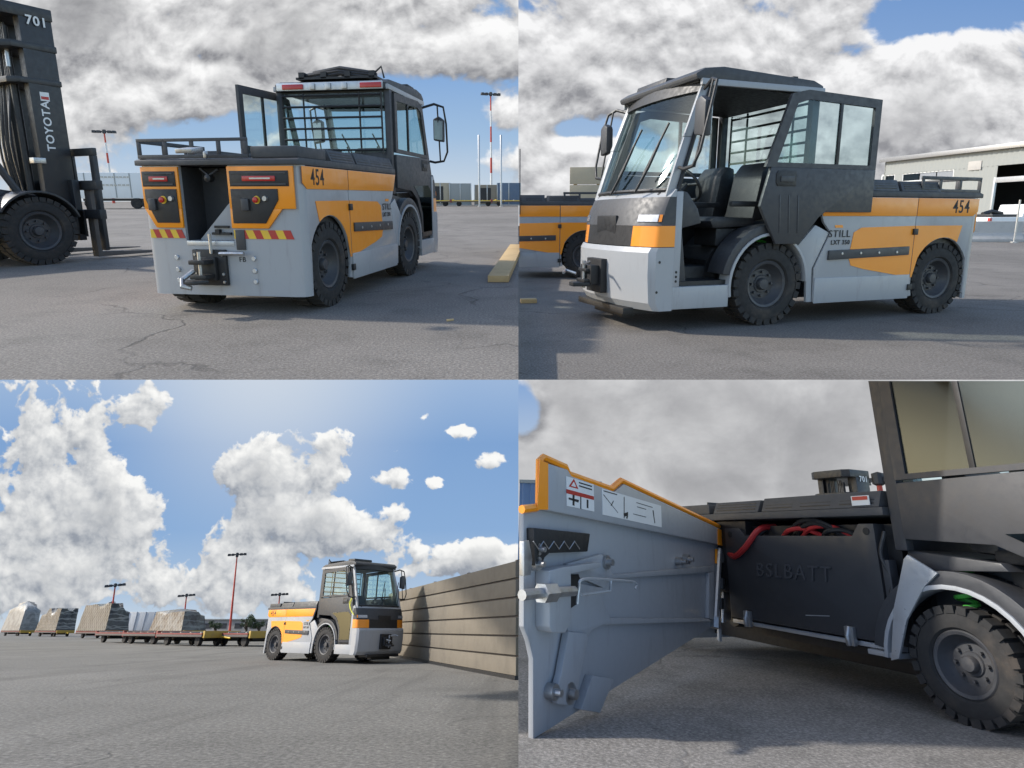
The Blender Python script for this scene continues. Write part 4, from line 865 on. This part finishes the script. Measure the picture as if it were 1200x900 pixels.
# ------------------------------------------------------------------ forklift (x ahead, y left; origin under the front axle)
def forklift(label):
    t = thing('forklift', label, 'forklift', 'black mast forklifts')
    for s in (1, -1): wheel(t, 0, s * 0.68, 0.475, 0.34, s, 30)
    MB().box(-1.6, 0.35, -0.48, 0.48, 0.35, 0.78).prism([(-1.6, 0.78), (0.2, 0.78), (0.2, 0.98), (-0.5, 1.10), (-1.6, 1.10)], -0.45, 0.45).build('chassis', 'forktruck', t, 0.03)
    for s in (1, -1):
        a = arc(0, 0.475, 0.56, 20, 150, 14); b = arc(0, 0.475, 0.53, 150, 20, 14)
        MB().prism(a + b, *sorted((s * 0.48, s * 0.88))).build('mudguard', 'forktruck', t, 0.006)
        MB().box(-1.15, -0.35, *sorted((s * 0.5, s * 0.80)), 0.40, 0.50).build('step', 'forktruck', t, 0.02)
        MB().tube([(-0.05, s * 0.50, 1.0), (-0.45, s * 0.50, 1.75), (-0.70, s * 0.50, 2.30)], 0.05, 8).build('guard_post', 'dark', t)
    ms = MB()
    for s in (1, -1): ms.box(0.30, 0.72, *sorted((s * 0.36, s * 0.50)), 0.62, 3.55)
    mast = ms.build('outer_mast', 'forktruck', t, 0.012)
    mi = MB()
    for s in (1, -1): mi.box(0.36, 0.64, *sorted((s * 0.24, s * 0.345)), 0.5, 3.40)
    mi.build('inner_mast', 'black', t, 0.01)
    for z, d, xx in ((3.40, 0.16, 0.10), (2.98, 0.09, 0.06), (2.52, 0.08, 0.02)):
        MB().prism([(0.22 - xx, -0.50), (0.73, -0.52), (0.73, 0.52), (0.22 - xx, 0.50), (0.12 - xx, 0.36), (0.12 - xx, -0.36)], z, z + d, 'z').build('cross_member', 'forktruck', t, 0.012)
    for s in (1, -1):
        MB().tube([(0.26, s * 0.20, 0.7), (0.26, s * 0.20, 2.6)], 0.05, 10).tube([(0.26, s * 0.20, 2.6), (0.26, s * 0.20, 3.3)], 0.03, 10).build('lift_cylinder', 'black', t)
        MB().tube([(0.24, s * 0.20, 2.75), (0.24, s * 0.20, 3.0)], 0.031, 10).build('chrome_rod', 'clearlens', t)
        for k in range(3): MB().tube(catmull([(0.24 - 0.02 * k, s * (0.05 + 0.05 * k), 0.9), (0.18 - 0.03 * k, s * (0.06 + 0.05 * k), 1.7), (0.25, s * (0.05 + 0.04 * k), 2.6), (0.28, s * (0.05 + 0.04 * k), 3.35)], 4), 0.016, 6).build('hose', 'hose', t)
    for k, x in enumerate((-0.4, 0.4)):
        pass
    text('fleet_number', '701', 'whiteprint', mast, 0.17, frame((1, 0, 0), (0, 0, 1), (0.51, -0.525, 3.36)), 0.001, 1.0, 0.004)
    text('maker_name', 'TOYOTA', 'whiteprint', mast, 0.15, frame((0, 0, 1), (-1, 0, 0), (0.47, -0.505, 1.95)), 0.001, 1.05, 0.003)
    MB().box(0.42, 0.54, -0.504, -0.501, 2.30, 2.42).build('sticker', 'whiteprint', mast); MB().box(0.43, 0.53, -0.506, -0.5045, 2.32, 2.36).build('sticker_band', 'red', mast)
    MB().box(0.18, 0.34, -0.56, -0.44, 1.42, 1.50).build('tilt_bracket', 'steel', t, 0.008)
    # carriage and load guard
    cg = MB()
    for z in (0.62, 1.05): cg.box(0.76, 0.86, -0.95, 0.95, z, z + 0.14)
    cg.box(0.78, 0.84, -0.95, -0.83, 0.15, 1.55).box(0.78, 0.84, 0.83, 0.95, 0.15, 1.55).box(0.78, 0.84, -0.95, 0.95, 1.55, 1.66)
    for y in (-0.5, -0.2, 0.1, 0.4): cg.box(0.73, 0.77, y, y + 0.06, 1.19, 1.55)
    cg.box(0.62, 0.72, -0.6, 0.6, 0.30, 1.2)
    cr = cg.build('carriage', 'forktruck', t, 0.01)
    for y in (-0.62, 0.62): MB().prism([(0.80, 1.15), (0.87, 1.15), (0.87, 0.12), (2.25, 0.055), (2.25, 0.04), (0.80, 0.04)], y - 0.075, y + 0.075).build('fork', 'bed', t, 0.006)
    for s in (1, -1): MB().prism([(0.10, 0.55), (0.75, 0.35), (0.75, 0.75), (0.2, 0.85)], *sorted((s * 0.52, s * 0.60))).build('tilt_arm', 'black', t, 0.01)
    return t
fk = forklift('black forklift with tall mast marked 701, forks lowered on the tarmac beside the tow tractor')
p = TL.ground(53, 310); fdir = R(27); fwd = Vector((math.sin(fdir), math.cos(fdir), 0)); lf = Vector((-fwd.y, fwd.x, 0))
p = p + lf * 0.78
put(fk, TL, p.x, p.y, fdir)
fk2 = copy_tree(fk); fk2['label'] = 'distant black forklift, only its mast showing over the open tractor deck'
tp = LR.plane(968, 552, (0, 14.0, 0), Vector((0, 1, 0)))
def lr_far_point(px, py, dist):
    d = LR.ray(px, py); d2 = Vector((d.x, d.y, 0)).length; return LR.eye + d * (dist / d2)
tp = lr_far_point(968, 552, 16.0)
fk2.matrix_world = LR.mat((tp.x, tp.y, tp.z - 3.55), math.atan2(LR.ray(968, 552).y, LR.ray(968, 552).x) + R(-38))
# ------------------------------------------------------------------ small builders
def lamp_post(P, base, H, label, bands=True, group='apron light masts', k=1.0):
    t = thing('light_mast', label, 'light mast', group); n = 7
    for i in range(n):
        z0, z1 = H * i / n, H * (i + 1) / n
        r0, r1 = k * (0.24 - 0.12 * i / n), k * (0.24 - 0.12 * (i + 1) / n)
        MB().lathe([(r0, z0), (r1, z1)], 12, 'z').build('mast_section', ('polered' if i % 2 == 0 else 'white') if bands else 'polered', t)
    MB().box(-1.5 * k, 1.5 * k, -0.12 * k, 0.12 * k, H, H + 0.2 * k).lathe([(0, H + 0.5 * k), (0.3 * k, H + 0.4 * k), (0.3 * k, H - 0.1), (0.1, H - 0.2)], 10, 'z').build('cross_arm', 'dark', t)
    for x in (-1.5, -0.8, 0.8, 1.5): MB().prism([((x - 0.32) * k, H - 0.12 * k), ((x + 0.32) * k, H - 0.12 * k), ((x + 0.26) * k, H + 0.3 * k), ((x - 0.26) * k, H + 0.3 * k)], -0.3 * k, 0.35 * k).build('floodlight', 'dark', t, 0.03)
    t.matrix_world = P.mat((base.x, base.y, P.gz), 0) @ Matrix.Rotation(base.x / max(base.y, 1) * 0.22 if P is LL else 0, 4, 'Y') @ Matrix.Rotation(0.3, 4, 'Z'); return t
def mast_at(P, px, ytop, Y, label, bands=True, k=1.0):
    a = P.at(px, ytop, Y); return lamp_post(P, a, a.z, label, bands, k=k)
mast_at(TL, 122, 155, 88, 'red and white light mast behind the forklift carriage', True, 0.8)
mast_at(TL, 575, 111, 88, 'tall red and white light mast rising behind the parked dollies', True, 0.75)
def dolly(P, loc, rz, label, Ln=3.4, Wd=1.7, rail='white', end='yellow', group='flat cargo dollies'):
    t = thing('cargo_dolly', label, 'dolly', group)
    MB().box(-Ln / 2, Ln / 2, -Wd / 2, Wd / 2, 0.42, 0.56).build('bed', 'bed', t, 0.01)
    for s in (1, -1):
        MB().box(-Ln / 2, Ln / 2, *sorted((s * (Wd / 2 + 0.002), s * (Wd / 2 + 0.05))), 0.40, 0.50).build('side_rail', 'bed', t, 0.006)
        MB().box(-Ln / 2, Ln / 2, *sorted((s * (Wd / 2 + 0.002), s * (Wd / 2 + 0.05))), 0.503, 0.57).build('side_rail', 'reddull' if rail == 'white' else rail, t, 0.006)
        MB().box(*sorted((s * (Ln / 2 + 0.002), s * (Ln / 2 + 0.16))), -Wd / 2, Wd / 2, 0.36, 0.66).build('bumper', end if s > 0 else 'reddull', t, 0.01)
    for k in range(5): MB().tube([(-Ln / 2 + 0.3 + k * (Ln - 0.6) / 4, -Wd / 2 + 0.05, 0.585), (-Ln / 2 + 0.3 + k * (Ln - 0.6) / 4, Wd / 2 - 0.05, 0.585)], 0.035, 8).build('roller', 'steel', t)
    for x in (-Ln * 0.34, Ln * 0.34):
        for s in (1, -1): MB().lathe([(0, -0.09), (0.15, -0.09), (0.22, -0.09), (0.24, -0.05), (0.24, 0.05), (0.22, 0.09), (0.15, 0.09), (0, 0.09)], 18, c=(x, s * Wd * 0.36, 0.24)).build('wheel', 'rubber', t)
        MB().tube([(x, -Wd * 0.36, 0.24), (x, Wd * 0.36, 0.24)], 0.04, 6).box(x - 0.15, x + 0.15, -0.4, 0.4, 0.26, 0.42).build('axle', 'black', t)
    MB().tube([(Ln / 2 + 0.1, 0, 0.42), (Ln / 2 + 0.9, 0, 0.36)], 0.04, 6).build('tow_bar', 'yellow', t)
    t.matrix_world = P.mat(loc, rz); return t
def cargo(P, loc, rz, label, Ln, Wd, h, mat, seed, taper=0.12, name='wrapped_cargo'):
    rnd = random.Random(seed); nx, ny, nz = 9, 6, 6; mb = MB()
    top = [[h * (1 - 0.36 * rnd.random()) for _ in range(4)] for _ in range(3)]
    rows = []
    for k in range(nz + 1):
        f = k / nz; ring = []
        per = [(i / nx, 0) for i in range(nx)] + [(1, j / ny) for j in range(ny)] + [(1 - i / nx, 1) for i in range(nx)] + [(0, 1 - j / ny) for j in range(ny)]
        for (u, v) in per:
            hh = top[min(2, int(v * 2.99))][min(3, int(u * 3.99))]
            sc = 1 - taper * f - 0.03 * rnd.random()
            ring.append(((u - 0.5) * Ln * sc, (v - 0.5) * Wd * sc, hh * f + (0.03 * rnd.random() if 0 < k < nz else 0)))
        rows.append(ring)
    mb.loft(rows, True)
    n = len(rows[0]); b0 = nz * n
    mb.v.append((0, 0, h * 0.97)); c = len(mb.v) - 1
    mb.f += [(b0 + i, b0 + (i + 1) % n, c) for i in range(n)]
    o = mb.build(name, mat, None, angle=60); tag(o, label, 'cargo', 'wrapped cargo on dollies')
    o.matrix_world = P.mat(loc, rz); return o
# ------------------------------------------------------------------ upper left: apron behind the tractor
def hw(P, px, py, dz=0.0):
    q = P.ground(px, py); return Vector((q.x, q.y, dz))
dl_lab = ['flat cargo dolly parked next to the cab mirror of the tractor', 'flat cargo dolly below the tall striped light mast', 'flat cargo dolly at the far end of the parked dolly row, under blue crates']
Yd = 62.0
for i, px in enumerate((505, 555, 602)):
    a = TL.at(px, 236, Yd); dolly(TL, (a.x, Yd, 0), R(3), dl_lab[i], 4.2, 2.0, 'yellow', 'yellow', 'dollies parked behind the first tractor').scale = (1, 1, 1)
def uld(P, loc, rz, label, w_, h_, mat, door=True, name='cargo_container', cat='container'):
    t = thing(name, label, cat, 'freight containers in the background')
    MB().prism([(-w_ / 2, 0.12), (w_ / 2, 0.12), (w_ / 2, h_), (-w_ / 2, h_)], -0.9, 0.9).build('body', mat, t, 0.03)
    MB().box(-w_ / 2 - 0.05, w_ / 2 + 0.05, -0.95, 0.95, 0.0, 0.115).build('base', 'steel', t)
    n = max(2, int(w_ / 0.9))
    for i in range(n + 1):
        x = -w_ / 2 + i * w_ / n; MB().box(x - 0.05, x + 0.05, -0.945, -0.902, 0.12, h_).build('rib', 'steel', t, 0.01)
    if door: MB().box(-w_ * 0.3, w_ * 0.15, -0.935, -0.903, 0.25, h_ * 0.85).build('opening', 'black', t)  # black plate on the closed body, painting a dark inside
    t.matrix_world = P.mat(loc, rz); return t
for i, (px, w_, h_, m, dr, lab) in enumerate(((492, 2.6, 1.9, 'board', True, 'open beige freight container next to the tractor mirror'), (517, 2.2, 1.8, 'hoard', True, 'tan freight container with a dark opening, second from the mirror'), (540, 2.4, 1.75, 'cladding', False, 'pale grey freight container short of the striped mast'), (571, 2.8, 1.6, 'board', True, 'low beige freight container behind the striped mast foot'), (596, 2.6, 1.8, 'bluedull', False, 'blue freight container behind the parked dollies'))):
    a = TL.at(px, 236, 68); uld(TL, (a.x, 68, 0.0), R(2), lab, w_ * 0.95, h_ + 0.55, m, dr)
for px, yt, lab in ((561, 158, 'thin grey steel post left of the striped mast'), (587, 158, 'thin grey steel post standing before the blue container')):
    a = TL.at(px, yt, 60); o = MB().lathe([(0.09, 0), (0.09, a.z - 0.05), (0.06, a.z), (0, a.z)], 10, 'z').lathe([(0.2, 0), (0.2, 0.06), (0.09, 0.07)], 10, 'z').build('post', 'steel', None)
    tag(o, lab, 'post', 'grey posts on the apron'); o.matrix_world = TL.mat((a.x, 60, 0))
wc = thing('white_trailer', 'white box trailer parked between the forklift guard and the tractor', 'trailer')
MB().box(-2.6, 2.6, -1.2, 1.2, 0.8, 2.75).build('box_body', 'white', wc, 0.05)
for x in (-2.1, -1.0, 0.1, 1.2, 2.3): MB().box(x - 0.03, x + 0.03, -1.225, -1.202, 0.85, 2.7).build('seam_rib', 'cladding', wc)
for z, x0, x1 in ((2.35, -0.9, 1.3), (1.75, -1.2, 1.2)):
    for k in range(8):
        x = x0 + (x1 - x0) * k / 8; MB().box(x, x + (x1 - x0) / 8 * 0.7, -1.232, -1.226, z, z + 0.12).build('faded_lettering', 'steel', wc)
MB().box(-2.5, 2.5, -1.0, 1.0, 0.6, 0.78).build('underframe', 'black', wc)
for x in (1.4, 2.2, -2.0): MB().lathe([(0, -0.15), (0.3, -0.15), (0.40, -0.15), (0.42, -0.1), (0.42, 0.1), (0.40, 0.15), (0, 0.15)], 18, c=(x, -0.95, 0.42)).build('wheel', 'rubber', wc)
a = TL.at(146, 240, 50); wc.matrix_world = TL.mat((a.x, 50, 0), R(6))
# timber beam and chip on the upper left tarmac
b0, b1 = TL.ground(586, 331), TL.ground(606.5, 291)
bd = (b1 - b0).normalized(); bl_ = (b1 - b0).length
bm_ = MB().box(0, bl_, -0.10, 0.14, 0.0, 0.075).build('timber_beam', 'wood', None, 0.006); tag(bm_, 'pale squared timber beam lying on the tarmac right of the tractor', 'timber')
bm_.matrix_world = TL.mat((b0.x, b0.y, 0.002), math.atan2(bd.y, bd.x))
q = TL.ground(527, 376); o = MB().prism([(-0.03, -0.02), (0.03, -0.012), (0.04, 0.015), (-0.02, 0.02)], 0.0, 0.012, 'z').build('wood_chip', 'wood', None, 0.002); tag(o, 'small wood chip lying alone on the tarmac', 'wood chip'); o.matrix_world = TL.mat((q.x, q.y, 0.001), 0.5)
# ------------------------------------------------------------------ upper right
q = TR.ground(612, 355); o = MB().box(-0.02, 0.17, -0.05, 0.05, 0, 0.05).build('timber_offcut', 'wood', None, 0.006); tag(o, 'short timber offcut on the ground before the half-seen tractor', 'timber'); o.matrix_world = TR.mat((q.x, q.y, 0.001), 0.1)
wh = thing('timber_hoarding', 'tall panel of beige timber boards standing behind the tractor windscreen', 'hoarding')
Yh = 17.0
a, b_ = TR.at(668, 196, Yh), TR.at(735, 205, Yh); wd = b_.x - a.x
for k in range(5): MB().box(0, wd, -0.03, 0.03, 0.02 + k * a.z / 5, (k + 1) * a.z / 5).build('board', 'hoard', wh, 0.008)
for x in (0.15, wd / 2, wd - 0.15): MB().box(x - 0.05, x + 0.05, 0.032, 0.13, 0, a.z).build('batten', 'wood', wh, 0.004)
wh.matrix_world = TR.mat((a.x, Yh, 0), R(-6))
# warehouse
P1, P2 = TR.at(1030, 262, 52), TR.at(1260, 270, 37); P1.z = P2.z = 0
wdir = (P2 - P1).normalized(); wl = (P2 - P1).length
bd_ = thing('warehouse', 'white corrugated metal warehouse with strip windows and a big open door', 'warehouse')
Mw = TR.mat((P1.x, P1.y, 0), math.atan2(wdir.y, wdir.x))
wnrm = Vector((wdir.y, -wdir.x, 0))
def wpt(px, py):
    q = TR.plane(px, py, P1, wnrm) - P1; return (q.dot(wdir), q.z)
hL, hR = wpt(1030, 191)[1], wpt(1195, 169)[1]
xd0, xd1 = wpt(1166, 220)[0], wl; zd = wpt(1166, 208)[1]
Hh = (hL + hR) / 2
def corr(x0, x1, z0, z1, step=0.35):
    n = max(2, int((x1 - x0) / step)); mb = MB(); r0, r1 = [], []
    for i in range(n):
        xa = x0 + (x1 - x0) * i / n; d = (x1 - x0) / n
        for f, y in ((0, 0), (0.35, 0), (0.45, -0.045), (0.6, -0.045)): r0.append((xa + d * f, y, z0)); r1.append((xa + d * f, y, z1))
    r0.append((x1, 0, z0)); r1.append((x1, 0, z1)); return mb.loft([r0, r1])
w1 = [wpt(*c) for c in ((1033, 212), (1049, 203), (1057, 212), (1118, 200))]
wx = [(w1[0][0], w1[1][0]), (w1[2][0], w1[3][0])]; wz = (wpt(1060, 213)[1], wpt(1060, 203.5)[1])
corr(0, xd0, 0, wz[0]).build('lower_cladding', 'cladding', bd_); corr(0, wl, wz[1], Hh).build('upper_cladding', 'cladding', bd_) if zd <= wz[1] else corr(0, wl, max(wz[1], zd), Hh).build('upper_cladding', 'cladding', bd_)
prev = 0.0
for x0, x1 in wx + [(xd0, xd0)]:
    if x0 - prev > 0.1: corr(prev, x0, wz[0], max(wz[1], zd)).build('middle_cladding', 'cladding', bd_)
    prev = x1
for k, (x0, x1) in enumerate(wx):
    z0, z1 = wz[0], max(wz[1], zd)
    f = MB().box(x0, x1, 0.02, 0.06, z0 - 0.06, z0 + 0.06).box(x0, x1, 0.02, 0.06, z1 - 0.06, z1 + 0.06).box(x0 - 0.05, x0 + 0.05, 0.01, 0.07, z0, z1).box(x1 - 0.05, x1 + 0.05, 0.01, 0.07, z0, z1).build('window', 'white', bd_)
    n = 1 if k == 0 else 3
    for i in range(n): MB().box(x0 + 0.06 + (x1 - x0) * i / n, x0 - 0.04 + (x1 - x0) * (i + 1) / n, 0.08, 0.10, z0 + 0.06, z1 - 0.06).build('pane', 'darkglass' if i == 0 else 'clearlens', f)
    MB().box(x0, x1, 0.3, 0.34, z0, z1).build('blind', 'dark', f)
vx = wpt(1135, 200), wpt(1152, 188)
MB().box(vx[0][0], vx[1][0], -0.10, -0.05, vx[0][1], vx[1][1]).build('louvre', 'concrete', bd_, 0.02)
MB().box(-0.3, wl, -0.30, 9.0, Hh, Hh + 0.22).build('roof', 'cladding', bd_, 0.02); MB().box(-0.3, wl, -0.36, -0.302, Hh - 0.12, Hh + 0.20).build('gutter', 'steel', bd_, 0.01)
MB().box(-0.02, 0.18, 0.0, 9.0, 0, Hh).build('end_wall', 'cladding', bd_)
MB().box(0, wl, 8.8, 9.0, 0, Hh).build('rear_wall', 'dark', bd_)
MB().box(xd0 - 0.12, xd0, -0.08, 0.1, 0, zd).box(xd0, wl, -0.08, 0.02, zd - 0.35, zd - 0.01).build('door_frame', 'silver', bd_, 0.01)
bd_.matrix_world = Mw
# barriers, pickup
def barrier(P, loc, rz, label):
    o = MB().prism([(-0.30, 0), (0.30, 0), (0.30, 0.12), (0.12, 0.38), (0.09, 0.85), (-0.09, 0.85), (-0.12, 0.38), (-0.30, 0.12)], -1.48, 1.48, 'x').build('concrete_barrier', 'concrete', None, 0.02)
    tag(o, label, 'barrier', 'concrete barriers before the warehouse'); o.matrix_world = P.mat(loc, rz)
    return o
for i, px in enumerate((1150, 1235)):
    g = TR.ground(px, 283.5 - 0.02 * i); barrier(TR, (g.x, g.y, 0.0), R(-4), ['concrete barrier block touching the view past the tractor tail', 'concrete barrier block farther from the tractor tail'][i])
pk = thing('pickup_truck', 'white pickup truck with red tail lamp behind the concrete barriers', 'pickup')
MB().prism([(-2.6, 0.45), (2.5, 0.45), (2.55, 0.95), (1.2, 1.05), (-2.6, 1.02)], -0.9, 0.9).build('body', 'white', pk, 0.05)
MB().prism([(-0.6, 1.04), (1.3, 1.05), (0.75, 1.68), (-0.4, 1.70)], -0.78, 0.78).build('cab', 'white', pk, 0.06)
MB().prism([(-0.45, 1.12), (1.05, 1.12), (0.68, 1.58), (-0.32, 1.60)], -0.79, 0.79).build('side_window', 'ink', pk, 0.02)
MB().box(-2.3, -0.8, -0.7, 0.7, 1.03, 1.18).tube([(-2.2, 0, 1.18), (-1.6, 0.1, 1.32), (-1.0, 0, 1.2)], 0.12).build('load', 'black', pk, 0.03)
for x in (-1.7, 1.65):
    for s in (1, -1): MB().lathe([(0, -0.12), (0.22, -0.12), (0.34, -0.11), (0.36, -0.06), (0.36, 0.06), (0.34, 0.11), (0, 0.12)], 20, c=(x, s * 0.80, 0.36)).build('wheel', 'rubber', pk)
for s in (1, -1): MB().box(-2.64, -2.5, *sorted((s * 0.78, s * 0.915)), 0.72, 0.98).build('tail_lamp', 'redlens', pk, 0.02)
g = TR.at(1172, 250, 34); pk.matrix_world = TR.mat((g.x + 1.0, 34, 0), R(8))
sp = MB().lathe([(0.035, 0), (0.035, 1.7), (0, 1.7)], 8, 'z').lathe([(0.14, 0), (0.14, 0.05), (0.035, 0.06)], 10, 'z').build('marker_post', 'steel', None); tag(sp, 'thin grey marker post in front of the white pickup', 'post'); g = TR.ground(1188, 284.5); sp.matrix_world = TR.mat((g.x, g.y, 0))
# ------------------------------------------------------------------ lower left
F1, F0 = LL.ground(606.8, 797), LL.ground(470, 771)
fd = (F1 - F0).normalized(); F0 = F0 - fd * 2.5; flen = (F1 - F0).length
fc = thing('board_fence', 'beige wall of wide horizontal boards behind the towing tractor', 'fence')
Hf = LL.plane(600, 657, F1, Vector((fd.y, -fd.x, 0))).z
nb = 6
for k in range(nb):
    z0, z1 = 0.06 + (Hf - 0.06) * k / nb, 0.06 + (Hf - 0.06) * (k + 1) / nb - 0.03
    MB().prism([(-0.018, z0), (0.035, z0), (0.030, z1), (-0.018, z1)], 0, flen, 'x', Matrix.Diagonal((1, -1, 1, 1))).build('board', 'fence', fc, 0.003)
for k in range(5): MB().box(0.05 + k * (flen - 0.2) / 4, 0.15 + k * (flen - 0.2) / 4, 0.022, 0.12, 0, Hf).build('post', 'bed', fc)
MB().box(0, flen, -0.05, 0.02, 0.0, 0.055).build('foot_rail', 'black', fc)
MB().box(0, flen, 0.0185, 0.0215, 0.056, Hf - 0.03).build('backing', 'bed', fc)
fc.matrix_world = LL.mat((F0.x, F0.y, 0), math.atan2(fd.y, fd.x))
g1, g0 = LL.ground(300, 752), LL.ground(10, 743)
tz = math.atan2((g1 - g0).y, (g1 - g0).x)
spots = [  # pixel centre, pixel of the wheels, length, cargo
    (284, 757.0, 3.6, None), (228, 756.5, 4.4, None), (180, 754.5, 3.8, None), (146, 753.0, 4.2, None), (205, 749.5, 5.4, ('wrapbrown', 1.7, 'low stack of brown and white wrapped cargo between two empty dollies')),
    (117, 748.0, 6.4, ('wrapdark', 2.4, 'long dark netted cargo load on the dolly behind the empty ones')), (62, 746.0, 6.2, ('wrapdark', 2.5, 'grey netted cargo load between the white load and the long dark one')),
    (20, 745.2, 6.6, ('wrap', 3.6, 'tall white film-wrapped cargo load farthest from the tractor'))]
dlabs = ['empty flat dolly hitched right behind the moving tractor', 'second empty dolly behind the moving tractor, red and yellow ends', 'empty dolly in front of the low brown and white load', 'empty dolly before the long netted load',
         'dolly carrying the low brown and white load', 'dolly carrying the long dark netted load', 'dolly carrying the grey netted load', 'dolly carrying the tall white wrapped load']
for (px, py, ln, cg), lab in zip(spots, dlabs):
    g = LL.ground(px, py)
    dolly(LL, (g.x, g.y, 0), tz + R(10), lab, ln, 1.8, 'white', 'ochre', 'dollies behind the moving tractor')
    if cg: cargo(LL, (g.x, g.y, 0.62), tz + R(10), cg[2], ln * 0.98, 2.0, cg[1], cg[0], int(px))
g = LL.ground(90, 745.0); cargo(LL, (g.x, g.y + 6, 0.0), tz, 'pale heaped cargo covered in cloth beyond the netted loads', 6.0, 2.0, 4.6, 'wrap', 77, 0.35, 'covered_cargo')
for px, yt, Y, lab in ((286, 650, 62, 'tall red light mast behind the empty dollies'), (142, 686, 95, 'red light mast above the long netted cargo'), (223, 698, 110, 'red light mast above the brown cargo'), (331, 697, 105, 'red light mast rising behind the moving tractor')):
    mast_at(LL, px, yt, Y, lab, False, 0.72 if Y > 90 else 0.46)
for px, yt, lab in ((159, 718, 'tiny far light mast beside the long netted cargo'), (206, 718, 'tiny far light mast left of the taller red one')):
    mast_at(LL, px, yt, 130, lab, False, 0.4)
uld(LL, (*LL.at(165, 740, 80).xy, 0.0), R(5), 'white freight container with grey stripe beside the long netted cargo', 3.0, 2.6, 'white', False)
lt = thing('low_terminal', 'long low pale terminal building beyond the dollies', 'building')
MB().box(-11, 11, -3, 3, 0, 2.2).build('wall', 'concrete', lt, 0.05); MB().box(-11.3, 11.3, -3.3, 3.3, 2.2, 2.4).build('roof', 'cladding', lt, 0.02)
for k in range(8): MB().box(-9.9 + k * 2.7, -8.6 + k * 2.7, -3.05, -3.002, 0.9, 1.7).build('window', 'dark', lt)
g = LL.at(258, 740, 120); lt.matrix_world = LL.mat((g.x, 120, 0), 0)
def tree(P, loc, H, label, seed):
    rnd = random.Random(seed); t = thing('tree', label, 'tree', 'far trees'); tr = MB()
    tr.tube([(0, 0, 0), (0.1, 0, H * 0.3), (0, 0.1, H * 0.6)], [0.22, 0.16, 0.06], 8)
    for k in range(6):
        a = rnd.random() * 6.28; tr.tube([(0, 0, H * (0.25 + 0.05 * k)), (math.cos(a) * H * 0.22, math.sin(a) * H * 0.22, H * (0.5 + 0.05 * k))], [0.09, 0.03], 6)
    tr.build('trunk', 'bark', t); mb = MB()
    for c in range(16):
        cx, cy, cz = (rnd.uniform(-0.36, 0.36) * H, rnd.uniform(-0.36, 0.36) * H, H * rnd.uniform(0.45, 0.92)); r_ = H * rnd.uniform(0.10, 0.18)
        for k in range(110):
            d = Vector((rnd.gauss(0, 1), rnd.gauss(0, 1), rnd.gauss(0, 0.8))).normalized() * r_ * rnd.random() ** 0.4
            u = Vector((rnd.gauss(0, 1), rnd.gauss(0, 1), rnd.gauss(0, 1))).normalized() * H * 0.025; v = u.orthogonal().normalized() * H * 0.02
            o_ = Vector((cx, cy, cz)) + d; mb.add([o_ - u, o_ + v, o_ + u, o_ - v], [(0, 1, 2, 3)])
    mb.build('crown', 'leaf', t); t.matrix_world = P.mat(loc, 0); return t
for px, yt, lab in ((291, 721, 'small dark tree just left of the moving tractor'), (305, 726, 'low bushy tree next to the moving tractor rear'), (254, 727, 'slim far tree beyond the low terminal')):
    a = LL.at(px, yt, 100); tree(LL, (a.x, 100, 0), a.z, lab, px)
# ------------------------------------------------------------------ lower right: behind the open tractor
bp_ = lr_far_point(612, 566, 24.0)
bb = thing('blue_shed', 'blue corrugated shed showing past the edge of the open panel', 'shed')
ux = LR.ray(640, 590); ux = Vector((ux.y, -ux.x, 0)).normalized()
if (LR.ray(700, 590) - LR.ray(600, 590)).dot(ux) < 0: ux = -ux
ang = math.atan2(ux.y, ux.x); hs = bp_.z
corr(0, 3, 0, hs, 0.3).build('cladding', 'blueclad', bb); MB().box(-0.01, 3.1, -0.08, 4.0, hs, hs + 0.12).build('roof', 'cladding', bb); MB().box(0.0, 0.1, 0.06, 4, 0, hs).build('end_wall', 'blueclad', bb)
for x in (0.9, 1.5, 2.1): MB().box(x, x + 0.35, -0.12, -0.05, hs - 0.9, hs - 0.6).build('junction_box', 'yellow' if x < 1.2 else 'white', bb, 0.01)
s0 = lr_far_point(608.5, 590, 24.0)
bb.matrix_world = LR.mat((s0.x, s0.y, 0), ang)
m_ = lr_far_point(1030, 566, 36.0); mt = lamp_post(LR, m_, m_.z, 'red light mast far behind the open tractor deck', True)
